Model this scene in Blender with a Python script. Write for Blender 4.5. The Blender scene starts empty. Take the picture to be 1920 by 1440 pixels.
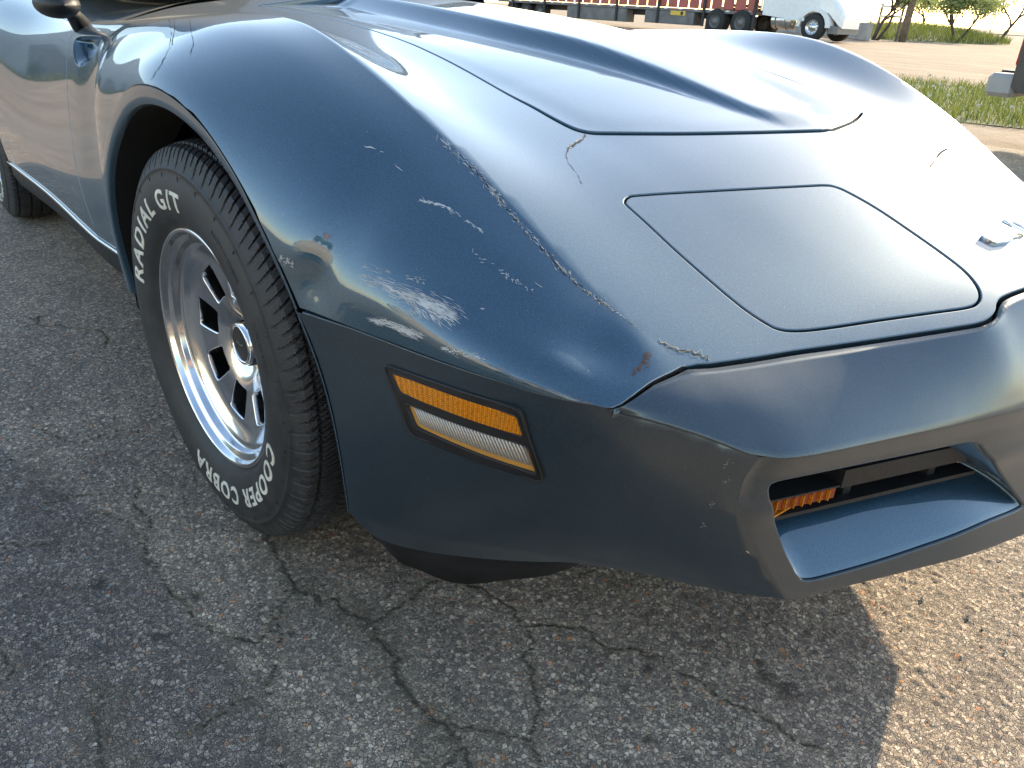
import bpy, bmesh, math, random
import numpy as np
from mathutils import Vector, Matrix, noise
from mathutils.geometry import delaunay_2d_cdt

random.seed(7)
rng = np.random.default_rng(7)
scene = bpy.context.scene
COL = scene.collection
R_ = math.radians

# ------------------------------------------------------------------ camera
CAM = np.array([1.225, -1.189, 0.889])
YAW, PITCH, ROLL, FPX = 2.4464, -0.46407, 0.05424, 1426.8
_F = np.array([math.cos(PITCH)*math.cos(YAW), math.cos(PITCH)*math.sin(YAW), math.sin(PITCH)])
_R = np.cross(_F, [0, 0, 1]); _R /= np.linalg.norm(_R)
_U = np.cross(_R, _F)
_R, _U = math.cos(ROLL)*_R + math.sin(ROLL)*_U, -math.sin(ROLL)*_R + math.cos(ROLL)*_U
cam_data = bpy.data.cameras.new("camera")
cam = bpy.data.objects.new("camera", cam_data); COL.objects.link(cam)
cam.matrix_world = Matrix(((_R[0], _U[0], -_F[0], CAM[0]), (_R[1], _U[1], -_F[1], CAM[1]),
                           (_R[2], _U[2], -_F[2], CAM[2]), (0, 0, 0, 1)))
cam_data.sensor_width = 36
cam_data.lens = FPX/1920*36
cam_data.clip_start = 0.02
cam_data.clip_end = 3000
scene.camera = cam

# ------------------------------------------------------------------ sky, sun, exposure
SUN = Vector((math.sin(R_(-6))*math.cos(R_(22)), math.cos(R_(-6))*math.cos(R_(22)), math.sin(R_(22))))
sun_el = math.asin(SUN.z)
world = bpy.data.worlds.new("World"); scene.world = world; world.use_nodes = True
wn = world.node_tree.nodes; wl = world.node_tree.links
bg = wn["Background"]
sky = wn.new("ShaderNodeTexSky"); sky.sky_type = 'NISHITA'; sky.sun_disc = False
sky.sun_elevation = sun_el
sky.sun_rotation = math.atan2(SUN.x, SUN.y)
sky.air_density = 1.0; sky.dust_density = 0.7; sky.ozone_density = 1.3
wl.new(sky.outputs[0], bg.inputs[0]); bg.inputs[1].default_value = 0.15
sd = bpy.data.lights.new("sun", 'SUN'); sd.energy = 2.5; sd.angle = R_(0.55); sd.color = (1, .86, .66)
so = bpy.data.objects.new("sun", sd); COL.objects.link(so)
so.rotation_euler = SUN.to_track_quat('Z', 'Y').to_euler()
so.location = (0, 20, 12)
scene.view_settings.view_transform = 'Standard'
scene.view_settings.look = 'None'
scene.view_settings.exposure = 1.85
scene.view_settings.gamma = 1.0
scene.view_settings.use_white_balance = True        # camera white balance set for open shade
scene.view_settings.white_balance_temperature = 7250
scene.view_settings.white_balance_tint = 8
scene.render.engine = 'CYCLES'

# ------------------------------------------------------------------ pixel helpers (1920x1440 photo pixels give a direction only)
def ray(u, v):
    return (u-960)/FPX*_R - (v-720)/FPX*_U + _F
def on(u, v, ax, val):
    d = ray(u, v); i = 'xyz'.index(ax)
    return CAM + d*((val-CAM[i])/d[i])
def project(P):
    P = np.asarray(P, float) - CAM
    d = P @ _F
    return 960+FPX*(P @ _R)/d, 720-FPX*(P @ _U)/d

# ------------------------------------------------------------------ materials
def nmat(name):
    m = bpy.data.materials.new(name); m.use_nodes = True
    nt = m.node_tree
    return m, nt, nt.nodes["Principled BSDF"]
def N(nt, t, **kw):
    n = nt.nodes.new(t)
    for k, v in kw.items():
        if k in n.bl_rna.properties: setattr(n, k, v)
        else: n.inputs[k].default_value = v
    return n
def ramp(nt, fac, stops):
    r = nt.nodes.new("ShaderNodeValToRGB"); e = r.color_ramp.elements
    while len(e) < len(stops): e.new(0.5)
    for i, (p, c) in enumerate(stops):
        e[i].position = p; e[i].color = (*c, 1) if len(c) == 3 else c
    nt.links.new(fac, r.inputs[0]); return r
def mix(nt, fac, a, b, mode='MIX'):
    m = nt.nodes.new("ShaderNodeMix"); m.data_type = 'RGBA'; m.blend_type = mode
    L = nt.links
    if isinstance(fac, (int, float)): m.inputs[0].default_value = fac
    else: L.new(fac, m.inputs[0])
    for s, i in ((a, 6), (b, 7)):
        if isinstance(s, tuple): m.inputs[i].default_value = (*s, 1)
        else: L.new(s, m.inputs[i])
    return m.outputs[2]
def math_(nt, op, a, b=None, c=None, clamp=False):
    m = nt.nodes.new("ShaderNodeMath"); m.operation = op; m.use_clamp = clamp
    for i, s in enumerate((a, b, c)):
        if s is None: continue
        if isinstance(s, (int, float)): m.inputs[i].default_value = s
        else: nt.links.new(s, m.inputs[i])
    return m.outputs[0]
def coords(nt, scale=1.0):
    c = nt.nodes.new("ShaderNodeTexCoord"); return c.outputs['Object']
def plain(name, col, rough=.5, metal=0., bumpscale=0, bump=.0, var=.0, coat=0., spec=.5):
    m, nt, b = nmat(name)
    b.inputs['Base Color'].default_value = (*col, 1)
    b.inputs['Roughness'].default_value = rough
    b.inputs['Metallic'].default_value = metal
    b.inputs['Coat Weight'].default_value = coat
    b.inputs['Specular IOR Level'].default_value = spec
    co = coords(nt)
    if var > 0:
        n = N(nt, "ShaderNodeTexNoise", Scale=bumpscale or 8, Detail=6.); nt.links.new(co, n.inputs[0])
        d = tuple(c*(1-var) for c in col); l = tuple(min(1, c*(1+var)) for c in col)
        r = ramp(nt, n.outputs[0], [(.3, d), (.7, l)]); nt.links.new(r.outputs[0], b.inputs['Base Color'])
        rr = math_(nt, 'MULTIPLY_ADD', n.outputs[0], .3, rough-.15, True); nt.links.new(rr, b.inputs['Roughness'])
    if bump > 0:
        n2 = N(nt, "ShaderNodeTexNoise", Scale=(bumpscale or 8)*4, Detail=4.); nt.links.new(co, n2.inputs[0])
        bp = N(nt, "ShaderNodeBump", Strength=bump, Distance=.01); nt.links.new(n2.outputs[0], bp.inputs['Height'])
        nt.links.new(bp.outputs[0], b.inputs['Normal'])
    return m

def paint(name, base, metal, rough, coat, coatrough, dust=.0, worn=0., wavy=0.):
    m, nt, b = nmat(name); L = nt.links; co = coords(nt)
    # metallic flake: tiny cells tilt the base layer and vary its brightness
    v = N(nt, "ShaderNodeTexVoronoi", Scale=1400.); L.new(co, v.inputs['Vector'])
    fl = mix(nt, v.outputs['Color'], tuple(c*.6 for c in base), tuple(min(1, c*1.7+.004) for c in base))
    n1 = N(nt, "ShaderNodeTexNoise", Scale=3.5, Detail=8., Roughness=.65); L.new(co, n1.inputs[0])
    spots = N(nt, "ShaderNodeTexNoise", Scale=420., Detail=2.); L.new(co, spots.inputs[0])
    sp = ramp(nt, spots.outputs[0], [(.735, (0, 0, 0)), (.76, (1, 1, 1))])
    spf = math_(nt, 'MULTIPLY', sp.outputs[0], dust)
    c = mix(nt, spf, fl, (.42, .40, .36))
    dirt = ramp(nt, n1.outputs[0], [(.42, (0, 0, 0)), (.8, (1, 1, 1))])
    df = math_(nt, 'MULTIPLY', dirt.outputs[0], .04+worn)
    c = mix(nt, df, c, (.16, .155, .14))
    L.new(c, b.inputs['Base Color'])
    b.inputs['Metallic'].default_value = metal
    b.inputs['Roughness'].default_value = rough
    b.inputs['Coat Weight'].default_value = coat
    b.inputs['Coat IOR'].default_value = 1.7
    b.inputs['Sheen Weight'].default_value = .07; b.inputs['Sheen Roughness'].default_value = .45; b.inputs['Sheen Tint'].default_value = (.9, .9, .88, 1)   # sheen added for a paler silver look at grazing angles, as thin dust gives
    # fine swirl scratches roughen the clear coat
    w = N(nt, "ShaderNodeTexNoise", Scale=9., Detail=10., Roughness=.75); L.new(co, w.inputs[0])
    cr = math_(nt, 'MULTIPLY_ADD', w.outputs[0], coatrough*1.2, coatrough*.4, True)
    L.new(cr, b.inputs['Coat Roughness'])
    o = N(nt, "ShaderNodeTexNoise", Scale=160., Detail=2.); L.new(co, o.inputs[0])
    bp = N(nt, "ShaderNodeBump", Strength=.012, Distance=.002); L.new(o.outputs[0], bp.inputs['Height'])
    if wavy:
        wv = N(nt, "ShaderNodeTexNoise", Scale=7., Detail=3.); L.new(co, wv.inputs[0]); wb = N(nt, "ShaderNodeBump", Strength=wavy, Distance=.02); L.new(wv.outputs[0], wb.inputs['Height']); L.new(wb.outputs[0], bp.inputs['Normal'])
        wr = math_(nt, 'MULTIPLY_ADD', n1.outputs[0], .35, rough-.17, True); L.new(wr, b.inputs['Roughness'])
    L.new(bp.outputs[0], b.inputs['Coat Normal'])
    fb = N(nt, "ShaderNodeBump", Strength=.05, Distance=.0006); L.new(v.outputs['Distance'], fb.inputs['Height'])
    L.new(fb.outputs[0], b.inputs['Normal'])
    return m

M = {}
M['paint'] = paint("blue_metallic_paint", (.013, .056, .094), .6, .44, 1., .012, dust=.5)
M['bumper'] = paint("faded_bumper_paint", (.010, .027, .041), .5, .40, .7, .18, dust=.25, worn=.09, wavy=.12)
M['black'] = plain("black_plastic", (.010, .010, .011), .5, var=.3, bumpscale=20, bump=.1)
M['liner'] = plain("wheel_well_black", (.006, .006, .006), .9)
M['rubberseal'] = plain("seam_rubber", (.008, .008, .009), .6)
M['chrome'] = plain("chrome", (.75, .76, .78), .08, 1.)
M['truckgrey_'] = plain("dull_screw_steel", (.08, .08, .08), .5, .6)
M['glass'] = plain("tinted_glass", (.01, .012, .014), .03, spec=.8)
M['primer'] = plain("exposed_primer", (.46, .47, .46), .7, var=.25, bumpscale=60, bump=.4)
M['fibre'] = plain("crack_edge_fibreglass", (.32, .29, .24), .8, var=.4, bumpscale=90)
M['crackdark'] = plain("open_crack", (.01, .01, .012), .9)
M['rust'] = plain("brown_scuff", (.10, .05, .028), .75, var=.4, bumpscale=70)

def alu():
    m, nt, b = nmat("cast_aluminium"); L = nt.links; co = coords(nt)
    b.inputs['Metallic'].default_value = 1.
    n = N(nt, "ShaderNodeTexNoise", Scale=18., Detail=10., Roughness=.7); L.new(co, n.inputs[0])
    r = ramp(nt, n.outputs[0], [(.3, (.66, .66, .68)), (.7, (.82, .82, .83))]); L.new(r.outputs[0], b.inputs['Base Color'])
    rr = math_(nt, 'MULTIPLY_ADD', n.outputs[0], .20, .03); L.new(rr, b.inputs['Roughness'])
    return m
M['alu'] = alu()
def rubber():
    m, nt, b = nmat("tyre_rubber"); L = nt.links; co = coords(nt)
    n = N(nt, "ShaderNodeTexNoise", Scale=30., Detail=9., Roughness=.7); L.new(co, n.inputs[0])
    r = ramp(nt, n.outputs[0], [(.35, (.016, .016, .017)), (.75, (.045, .044, .042))]); L.new(r.outputs[0], b.inputs['Base Color'])
    rr = math_(nt, 'MULTIPLY_ADD', n.outputs[0], .3, .42); L.new(rr, b.inputs['Roughness'])
    n2 = N(nt, "ShaderNodeTexNoise", Scale=500., Detail=3.); L.new(co, n2.inputs[0])
    bp = N(nt, "ShaderNodeBump", Strength=.25, Distance=.001); L.new(n2.outputs[0], bp.inputs['Height']); L.new(bp.outputs[0], b.inputs['Normal'])
    return m
M['rubber'] = rubber()
M['white_rubber'] = plain("white_letter_rubber", (.66, .63, .53), .6, var=.15, bumpscale=40, bump=.1)

def lens(name, col, trans, rough, cell):
    m, nt, b = nmat(name); L = nt.links; co = coords(nt)
    b.inputs['Base Color'].default_value = (*col, 1); b.inputs['Roughness'].default_value = rough
    b.inputs['Transmission Weight'].default_value = trans
    b.inputs['IOR'].default_value = 1.5
    if cell:
        v = N(nt, "ShaderNodeTexVoronoi", Scale=cell); L.new(co, v.inputs['Vector'])
        v.inputs['Randomness'].default_value = .25
        r = ramp(nt, v.outputs['Distance'], [(.1, tuple(min(1, c*1.15) for c in col)), (.75, tuple(c*.42 for c in col))])
        L.new(r.outputs[0], b.inputs['Base Color'])
        bp = N(nt, "ShaderNodeBump", Strength=.5, Distance=.002); L.new(v.outputs['Distance'], bp.inputs['Height']); L.new(bp.outputs[0], b.inputs['Normal'])
    return m
M['amber'] = lens("amber_lens", (.78, .25, .008), 0, .18, 420.)
M['orange'] = lens("orange_lens", (.24, .035, .006), 0, .25, 0)
M['clear'] = lens("clear_lens", (.95, .93, .88), .85, .06, 0)
M['lampback'] = plain("lamp_reflector_amber", (.60, .30, .07), .35, .2)
M['lampgrey'] = plain("lamp_reflector_grey", (.34, .30, .26), .3, .5)

# ------------------------------------------------------------------ mesh helpers
def link(o): COL.objects.link(o); return o
def mesh_obj(name, verts, faces, mat=None, parent=None, smooth=True, normals=None):
    me = bpy.data.meshes.new(name)
    me.from_pydata([tuple(map(float, v)) for v in verts], [], [tuple(map(int, f)) for f in faces])
    me.update()
    if mat is not None: me.materials.append(mat)
    if smooth: me.polygons.foreach_set("use_smooth", [True]*len(me.polygons))
    if normals is not None: me.normals_split_custom_set_from_vertices([tuple(map(float, n)) for n in normals])
    o = link(bpy.data.objects.new(name, me))
    if parent is not None: o.parent = parent
    return o
def empty(name, loc=(0, 0, 0), label=None, cat=None, group=None, parent=None):
    o = link(bpy.data.objects.new(name, None)); o.location = loc; o.empty_display_size = .1
    tag(o, label, cat, group)
    if parent is not None: o.parent = parent
    return o
def tag(o, label=None, cat=None, group=None, kind=None):
    if label: o['label'] = label
    if cat: o['category'] = cat
    if group: o['group'] = group
    if kind: o['kind'] = kind
    return o
class MB:
    def __init__(s): s.v = []; s.f = []
    def add(s, vs, fs):
        k = len(s.v); s.v += [tuple(map(float, v)) for v in vs]; s.f += [tuple(i+k for i in f) for f in fs]
    def box(s, c, size, rot=None, bev=0.):
        x, y, z = (d/2 for d in size)
        if bev > 0:
            b = min(bev, x*.9, y*.9, z*.9); pts = []
            for sx in (-1, 1):
                for sy in (-1, 1):
                    for sz in (-1, 1):
                        pts += [(sx*(x-b), sy*(y-b), sz*z), (sx*(x-b), sy*y, sz*(z-b)), (sx*x, sy*(y-b), sz*(z-b))]
            bm = bmesh.new()
            for q in pts: bm.verts.new(q)
            bmesh.ops.convex_hull(bm, input=bm.verts[:]); bm.verts.index_update()
            vs = [v.co.copy() for v in bm.verts]; fs = [[v.index for v in f.verts] for f in bm.faces]; bm.free()
        else:
            vs = [Vector((sx*x, sy*y, sz*z)) for sx in (-1, 1) for sy in (-1, 1) for sz in (-1, 1)]
            fs = [(0, 1, 3, 2), (4, 6, 7, 5), (0, 4, 5, 1), (2, 3, 7, 6), (0, 2, 6, 4), (1, 5, 7, 3)]
        if rot is not None: vs = [rot @ v for v in vs]
        s.add([(v[0]+c[0], v[1]+c[1], v[2]+c[2]) for v in vs], fs)
    def tube(s, pts, r, n=8, cap=True):
        pts = [Vector(p) for p in pts]; rs = r if isinstance(r, (list, tuple)) else [r]*len(pts)
        vs = []; fs = []
        for i, p in enumerate(pts):
            d = (pts[min(i+1, len(pts)-1)]-pts[max(i-1, 0)]).normalized()
            a = d.orthogonal().normalized() if i == 0 else (pa - d*pa.dot(d)).normalized()
            pa = a; b = d.cross(a)
            for k in range(n):
                t = 2*math.pi*k/n; vs.append(p + (a*math.cos(t)+b*math.sin(t))*rs[i])
        for i in range(len(pts)-1):
            for k in range(n): fs.append((i*n+k, i*n+(k+1) % n, (i+1)*n+(k+1) % n, (i+1)*n+k))
        if cap: fs.append(tuple(range(n-1, -1, -1))); fs.append(tuple((len(pts)-1)*n+k for k in range(n)))
        s.add(vs, fs)
    def lathe(s, prof, n=48, axis='y', c=(0, 0, 0)):   # prof: (radius, along)
        vs = []; fs = []; m = len(prof)
        for k in range(n):
            t = 2*math.pi*k/n
            for (r, a) in prof:
                p = (r*math.cos(t), a, r*math.sin(t)) if axis == 'y' else ((r*math.cos(t), r*math.sin(t), a) if axis == 'z' else (a, r*math.cos(t), r*math.sin(t)))
                vs.append((p[0]+c[0], p[1]+c[1], p[2]+c[2]))
        for k in range(n):
            for i in range(m-1): fs.append((k*m+i, k*m+i+1, ((k+1) % n)*m+i+1, ((k+1) % n)*m+i))
        s.add(vs, fs)
    def prism(s, poly, d, origin, ax, ay):   # polygon in plane (ax, ay) at origin, extruded by vector d
        n = len(poly); o = Vector(origin); ax = Vector(ax); ay = Vector(ay); d = Vector(d)
        a = [o+ax*p[0]+ay*p[1] for p in poly]; b = [q+d for q in a]
        s.add(a+b, [tuple(range(n)), tuple(range(2*n-1, n-1, -1))]+[(i, i+n, (i+1) % n+n, (i+1) % n) for i in range(n)])
    def build(s, name, mat, parent=None, smooth=False):
        return mesh_obj(name, s.v, s.f, mat, parent, smooth)

# --- spline grids
def hermite(xs, ys, xq):
    xs = np.asarray(xs, float); ys = np.asarray(ys, float); xq = np.asarray(xq, float)
    sh = ys.shape[1:]; ys2 = ys.reshape(len(xs), -1)
    d = (ys2[1:]-ys2[:-1])/(xs[1:]-xs[:-1])[:, None]
    m = np.empty_like(ys2); m[0] = d[0]; m[-1] = d[-1]
    h = xs[1:]-xs[:-1]
    if len(xs) > 2:
        w = (h[1:]/(h[1:]+h[:-1]))[:, None]
        m[1:-1] = w*d[:-1]+(1-w)*d[1:]
    i = np.clip(np.searchsorted(xs, xq)-1, 0, len(xs)-2)
    t = ((xq-xs[i])/h[i])[:, None]; hh = h[i][:, None]
    r = (2*t**3-3*t**2+1)*ys2[i]+(t**3-2*t**2+t)*hh*m[i]+(-2*t**3+3*t**2)*ys2[i+1]+(t**3-t**2)*hh*m[i+1]
    return r.reshape((len(xq),)+sh)
def gsmooth(A, sig, axis):
    A = np.moveaxis(A, axis, 0); k = int(3*sig)+1
    w = np.exp(-.5*(np.arange(-k, k+1)/sig)**2); w /= w.sum()
    k2 = min(k, len(A)-1)
    pre = 2*A[0]-A[1:k2+1][::-1]; post = 2*A[-1]-A[-k2-1:-1][::-1]
    B = np.concatenate([pre, A, post]); out = np.zeros_like(A)
    for j in range(-k, k+1):
        if abs(j) <= k2: out += w[j+k]*B[k2+j:k2+j+len(A)]
    out /= w[k-k2:k+k2+1].sum()
    return np.moveaxis(out, 0, axis)

class Surf:
    """dense grid P[i,j] over parameters a[i], b[j]"""
    def __init__(s, a, b, P, flip=False):
        s.a = np.asarray(a); s.b = np.asarray(b); s.P = P; s.flip = flip; s.renorm()
    def renorm(s):
        da = np.gradient(s.P, s.a, axis=0); db = np.gradient(s.P, s.b, axis=1)
        n = np.cross(da, db); n /= np.linalg.norm(n, axis=2)[..., None]+1e-12
        s.Nn = -n if s.flip else n
    def _idx(s, q, arr):
        f = np.interp(q, arr, np.arange(len(arr))); i = np.minimum(f.astype(int), len(arr)-2); return i, f-i
    def _samp(s, G, qa, qb):
        qa = np.atleast_1d(np.asarray(qa, float)); qb = np.atleast_1d(np.asarray(qb, float))
        i, fi = s._idx(qa, s.a); j, fj = s._idx(qb, s.b); fi = fi[:, None]; fj = fj[:, None]
        return G[i, j]*(1-fi)*(1-fj)+G[i+1, j]*fi*(1-fj)+G[i, j+1]*(1-fi)*fj+G[i+1, j+1]*fi*fj
    def pos(s, qa, qb): return s._samp(s.P, qa, qb)
    def nor(s, qa, qb):
        n = s._samp(s.Nn, qa, qb); return n/(np.linalg.norm(n, axis=1)[:, None]+1e-12)
    def pix(s, u, v):
        """(a,b) of the surface point seen at photo pixel (u,v)"""
        if not hasattr(s, '_px'):
            s._px = project(s.P); s._fr = ((s.P-CAM)*s.Nn).sum(2) < 0
        d = (s._px[0]-u)**2+(s._px[1]-v)**2 + np.where(s._fr, 0, 1e7)
        i, j = np.unravel_index(d.argmin(), d.shape)
        a, b = s.a[i], s.b[j]; ha = (s.a[-1]-s.a[0])/len(s.a); hb = (s.b[-1]-s.b[0])/len(s.b)
        be = (1e9, a, b)
        for _ in range(9):
            q = np.array(project(s.pos(a, b)[0])); qa = np.array(project(s.pos(a+ha, b)[0])); qb = np.array(project(s.pos(a, b+hb)[0]))
            er = (q[0]-u)**2+(q[1]-v)**2
            if er < be[0]: be = (er, a, b)
            J = np.stack([(qa-q)/ha, (qb-q)/hb], 1)
            try: st = np.linalg.solve(J, np.array([u, v])-q)
            except Exception: break
            a = float(np.clip(a+np.clip(st[0], -3*ha, 3*ha), s.a[0], s.a[-1]-ha)); b = float(np.clip(b+np.clip(st[1], -3*hb, 3*hb), s.b[0], s.b[-1]-hb))
        return be[1], be[2]
    def pixpos(s, u, v):
        a, b = s.pix(u, v); return s.pos(a, b)[0], s.nor(a, b)[0]

def inside(poly, pts):
    x, y = pts[:, 0], pts[:, 1]; r = np.zeros(len(pts), bool); n = len(poly)
    for i in range(n):
        x1, y1 = poly[i]; x2, y2 = poly[(i+1) % n]
        c = ((y1 > y) != (y2 > y)); 
        with np.errstate(divide='ignore', invalid='ignore'):
            r ^= c & (x < (x2-x1)*(y-y1)/((y2-y1) if y2 != y1 else 1e-12)+x1)
    return r
def densify(poly, step, closed=True):
    out = []; n = len(poly)
    for i in range(n if closed else n-1):
        p = np.array(poly[i], float); q = np.array(poly[(i+1) % n], float)
        k = max(1, int(np.linalg.norm(q-p)/step))
        for j in range(k): out.append(tuple(p+(q-p)*j/k))
    if not closed: out.append(tuple(poly[-1]))
    return out
def area(poly):
    p = np.array(poly); q = np.roll(p, -1, 0); return .5*(p[:, 0]*q[:, 1]-q[:, 0]*p[:, 1]).sum()
def inset(poly, d):
    """move a closed polygon inwards by d (negative: outwards)"""
    p = np.array(poly, float)
    if area(p) < 0: p = p[::-1]
    e1 = p-np.roll(p, 1, 0); e2 = np.roll(p, -1, 0)-p
    n1 = np.stack([-e1[:, 1], e1[:, 0]], 1); n2 = np.stack([-e2[:, 1], e2[:, 0]], 1)
    n1 /= np.linalg.norm(n1, axis=1)[:, None]+1e-9; n2 /= np.linalg.norm(n2, axis=1)[:, None]+1e-9
    n = n1+n2; n /= (np.linalg.norm(n, axis=1)[:, None]+1e-9)
    c = np.clip((n*n1).sum(1), .4, 1)
    return [tuple(q) for q in p+n*(d/c)[:, None]]
def smoothpoly(pts, per=8, closed=False):
    """Catmull-Rom through points"""
    p = np.array(pts, float); n = len(p); out = []
    for i in range(n if closed else n-1):
        if closed: a, b, c, d = p[(i-1) % n], p[i], p[(i+1) % n], p[(i+2) % n]
        else: a, b, c, d = p[max(i-1, 0)], p[i], p[i+1], p[min(i+2, n-1)]
        for j in range(per):
            t = j/per
            out.append(.5*((2*b)+(c-a)*t+(2*a-5*b+4*c-d)*t*t+(-a+3*b-3*c+d)*t**3))
    if not closed: out.append(p[-1])
    return [tuple(q) for q in out]

def trim(S, name, outline, holes=(), step=.012, sa=1., sb=1., mat=None, parent=None, flange=.012, rnd=.0018, mirror=False,
         flange_skip=None, nfix=None, lift=0., flange_outer=True):
    """cut a panel out of surface S: outline and holes are polygons in (a,b); sa,sb scale the parameters to metres"""
    sc = np.array([sa, sb])
    out = densify([tuple(np.array(p)*sc) for p in outline], step)
    hs = [densify([tuple(np.array(p)*sc) for p in h], step) for h in holes]
    loops = [out]+hs
    pts = []; edges = []; lidx = []
    for lp in loops:
        k = len(pts); n = len(lp); pts += lp; edges += [(k+i, k+(i+1) % n) for i in range(n)]; lidx.append(list(range(k, k+n)))
    A = np.array(out); lo = A.min(0); hi = A.max(0)
    gx, gy = np.meshgrid(np.arange(lo[0]+step*.5, hi[0], step), np.arange(lo[1]+step*.5, hi[1], step), indexing='ij')
    g = np.stack([gx.ravel(), gy.ravel()], 1)
    keep = inside(out, g)
    for h in hs: keep &= ~inside(h, g)
    g = g[keep]
    allb = np.array(pts)
    # drop grid points too close to the outline
    ok = np.ones(len(g), bool)
    for c0 in range(0, len(g), 2000):
        d = ((g[c0:c0+2000, None]-allb[None])**2).sum(2).min(1); ok[c0:c0+2000] = d > (step*.45)**2
    g = g[ok]
    V2 = [Vector(p) for p in pts]+[Vector(p) for p in g]
    vo, eo, fo, ov, oe, of = delaunay_2d_cdt(V2, edges, [], 0, 1e-7)
    vv = np.array([(p.x, p.y) for p in vo]); ff = [f for f in fo if len(f) == 3]
    fa = np.array(ff); cen = vv[fa].mean(1)
    keep = inside(out, cen)
    for h in hs: keep &= ~inside(h, cen)
    fa = fa[keep]
    P = S.pos(vv[:, 0]/sa, vv[:, 1]/sb); Nn = S.nor(vv[:, 0]/sa, vv[:, 1]/sb)
    if nfix is not None: Nn = nfix(vv[:, 0]/sa, vv[:, 1]/sb, P, Nn)
    if lift: P = P+Nn*lift
    # orient faces along the normal
    t = P[fa]; fn = np.cross(t[:, 1]-t[:, 0], t[:, 2]-t[:, 0])
    bad = (fn*Nn[fa[:, 0]]).sum(1) < 0
    fa[bad] = fa[bad][:, ::-1]
    verts = [*P]; norms = [*Nn]; faces = [tuple(f) for f in fa]
    if flange > 0:
        new = {}
        for i, o in enumerate(ov):
            for q in o: new[q] = i
        for li, lp in enumerate(lidx):
            if li == 0 and not flange_outer: continue
            n = len(lp); ids = [new.get(q) for q in lp]
            pts3 = np.array([P[i] for i in ids]); nn = np.array([Nn[i] for i in ids])
            tan = np.roll(pts3, -1, 0)-np.roll(pts3, 1, 0)
            side = np.cross(tan, nn); side /= np.linalg.norm(side, axis=1)[:, None]+1e-9
            # side must point away from the panel
            c2 = np.array(pts)[lp]; t2 = np.roll(c2, -1, 0)-np.roll(c2, 1, 0); probe = c2+np.stack([t2[:, 1], -t2[:, 0]], 1)/(np.linalg.norm(t2, axis=1)[:, None]+1e-9)*step*.2
            inn = inside(out, probe)
            for h in hs: inn &= ~inside(h, probe)
            s3 = S.pos(probe[:, 0]/sa, probe[:, 1]/sb)-pts3
            if lift: s3 = s3+nn*lift
            s3 -= nn*(s3*nn).sum(1)[:, None]
            s3 /= np.linalg.norm(s3, axis=1)[:, None]+1e-9
            s3[inn] *= -1
            k0 = len(verts)
            r0 = pts3; r1 = pts3+s3*rnd*.7-nn*rnd*.3; r2 = pts3+s3*rnd-nn*rnd; r3 = pts3+s3*rnd*.8-nn*flange
            for rr, nr in ((r0, nn), (r1, nn*.7+s3*.7), (r2, s3+nn*.1), (r3, s3)):
                verts += [*rr]; norms += [*(nr/np.linalg.norm(nr, axis=1)[:, None])]
            for i in range(n):
                if flange_skip is not None and flange_skip(pts3[i]): continue
                for q in range(3):
                    a0, a1 = k0+q*n+i, k0+q*n+(i+1) % n; b0, b1 = a0+n, a1+n
                    f = (a0, b0, b1, a1)
                    fnv = np.cross(verts[f[1]]-verts[f[0]], verts[f[3]]-verts[f[0]])
                    if (fnv*(norms[a0]+norms[b0])).sum() < 0: f = f[::-1]
                    faces.append(f)
    verts = np.array(verts); norms = np.array(norms)
    o = mesh_obj(name, verts, faces, mat, parent, True, norms)
    if mirror:
        vm = verts*[1, -1, 1]; nm = norms*[1, -1, 1]
        o2 = mesh_obj(name, vm, [f[::-1] for f in faces], mat, parent, True, nm)
        return o, o2
    return o
def grid_mesh(name, G, mat, parent=None, mirror=False, closed_a=False, flip=False, smooth=True):
    G = np.asarray(G, float); n, m = G.shape[:2]; V = G.reshape(-1, 3); F = []
    for i in range(n if closed_a else n-1):
        for j in range(m-1):
            f = (i*m+j, ((i+1) % n)*m+j, ((i+1) % n)*m+j+1, i*m+j+1)
            F.append(f[::-1] if flip else f)
    o = mesh_obj(name, V, F, mat, parent, smooth)
    if mirror:
        o2 = mesh_obj(name, V*[1, -1, 1], [f[::-1] for f in F], mat, parent, smooth)
        return o, o2
    return o
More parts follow.
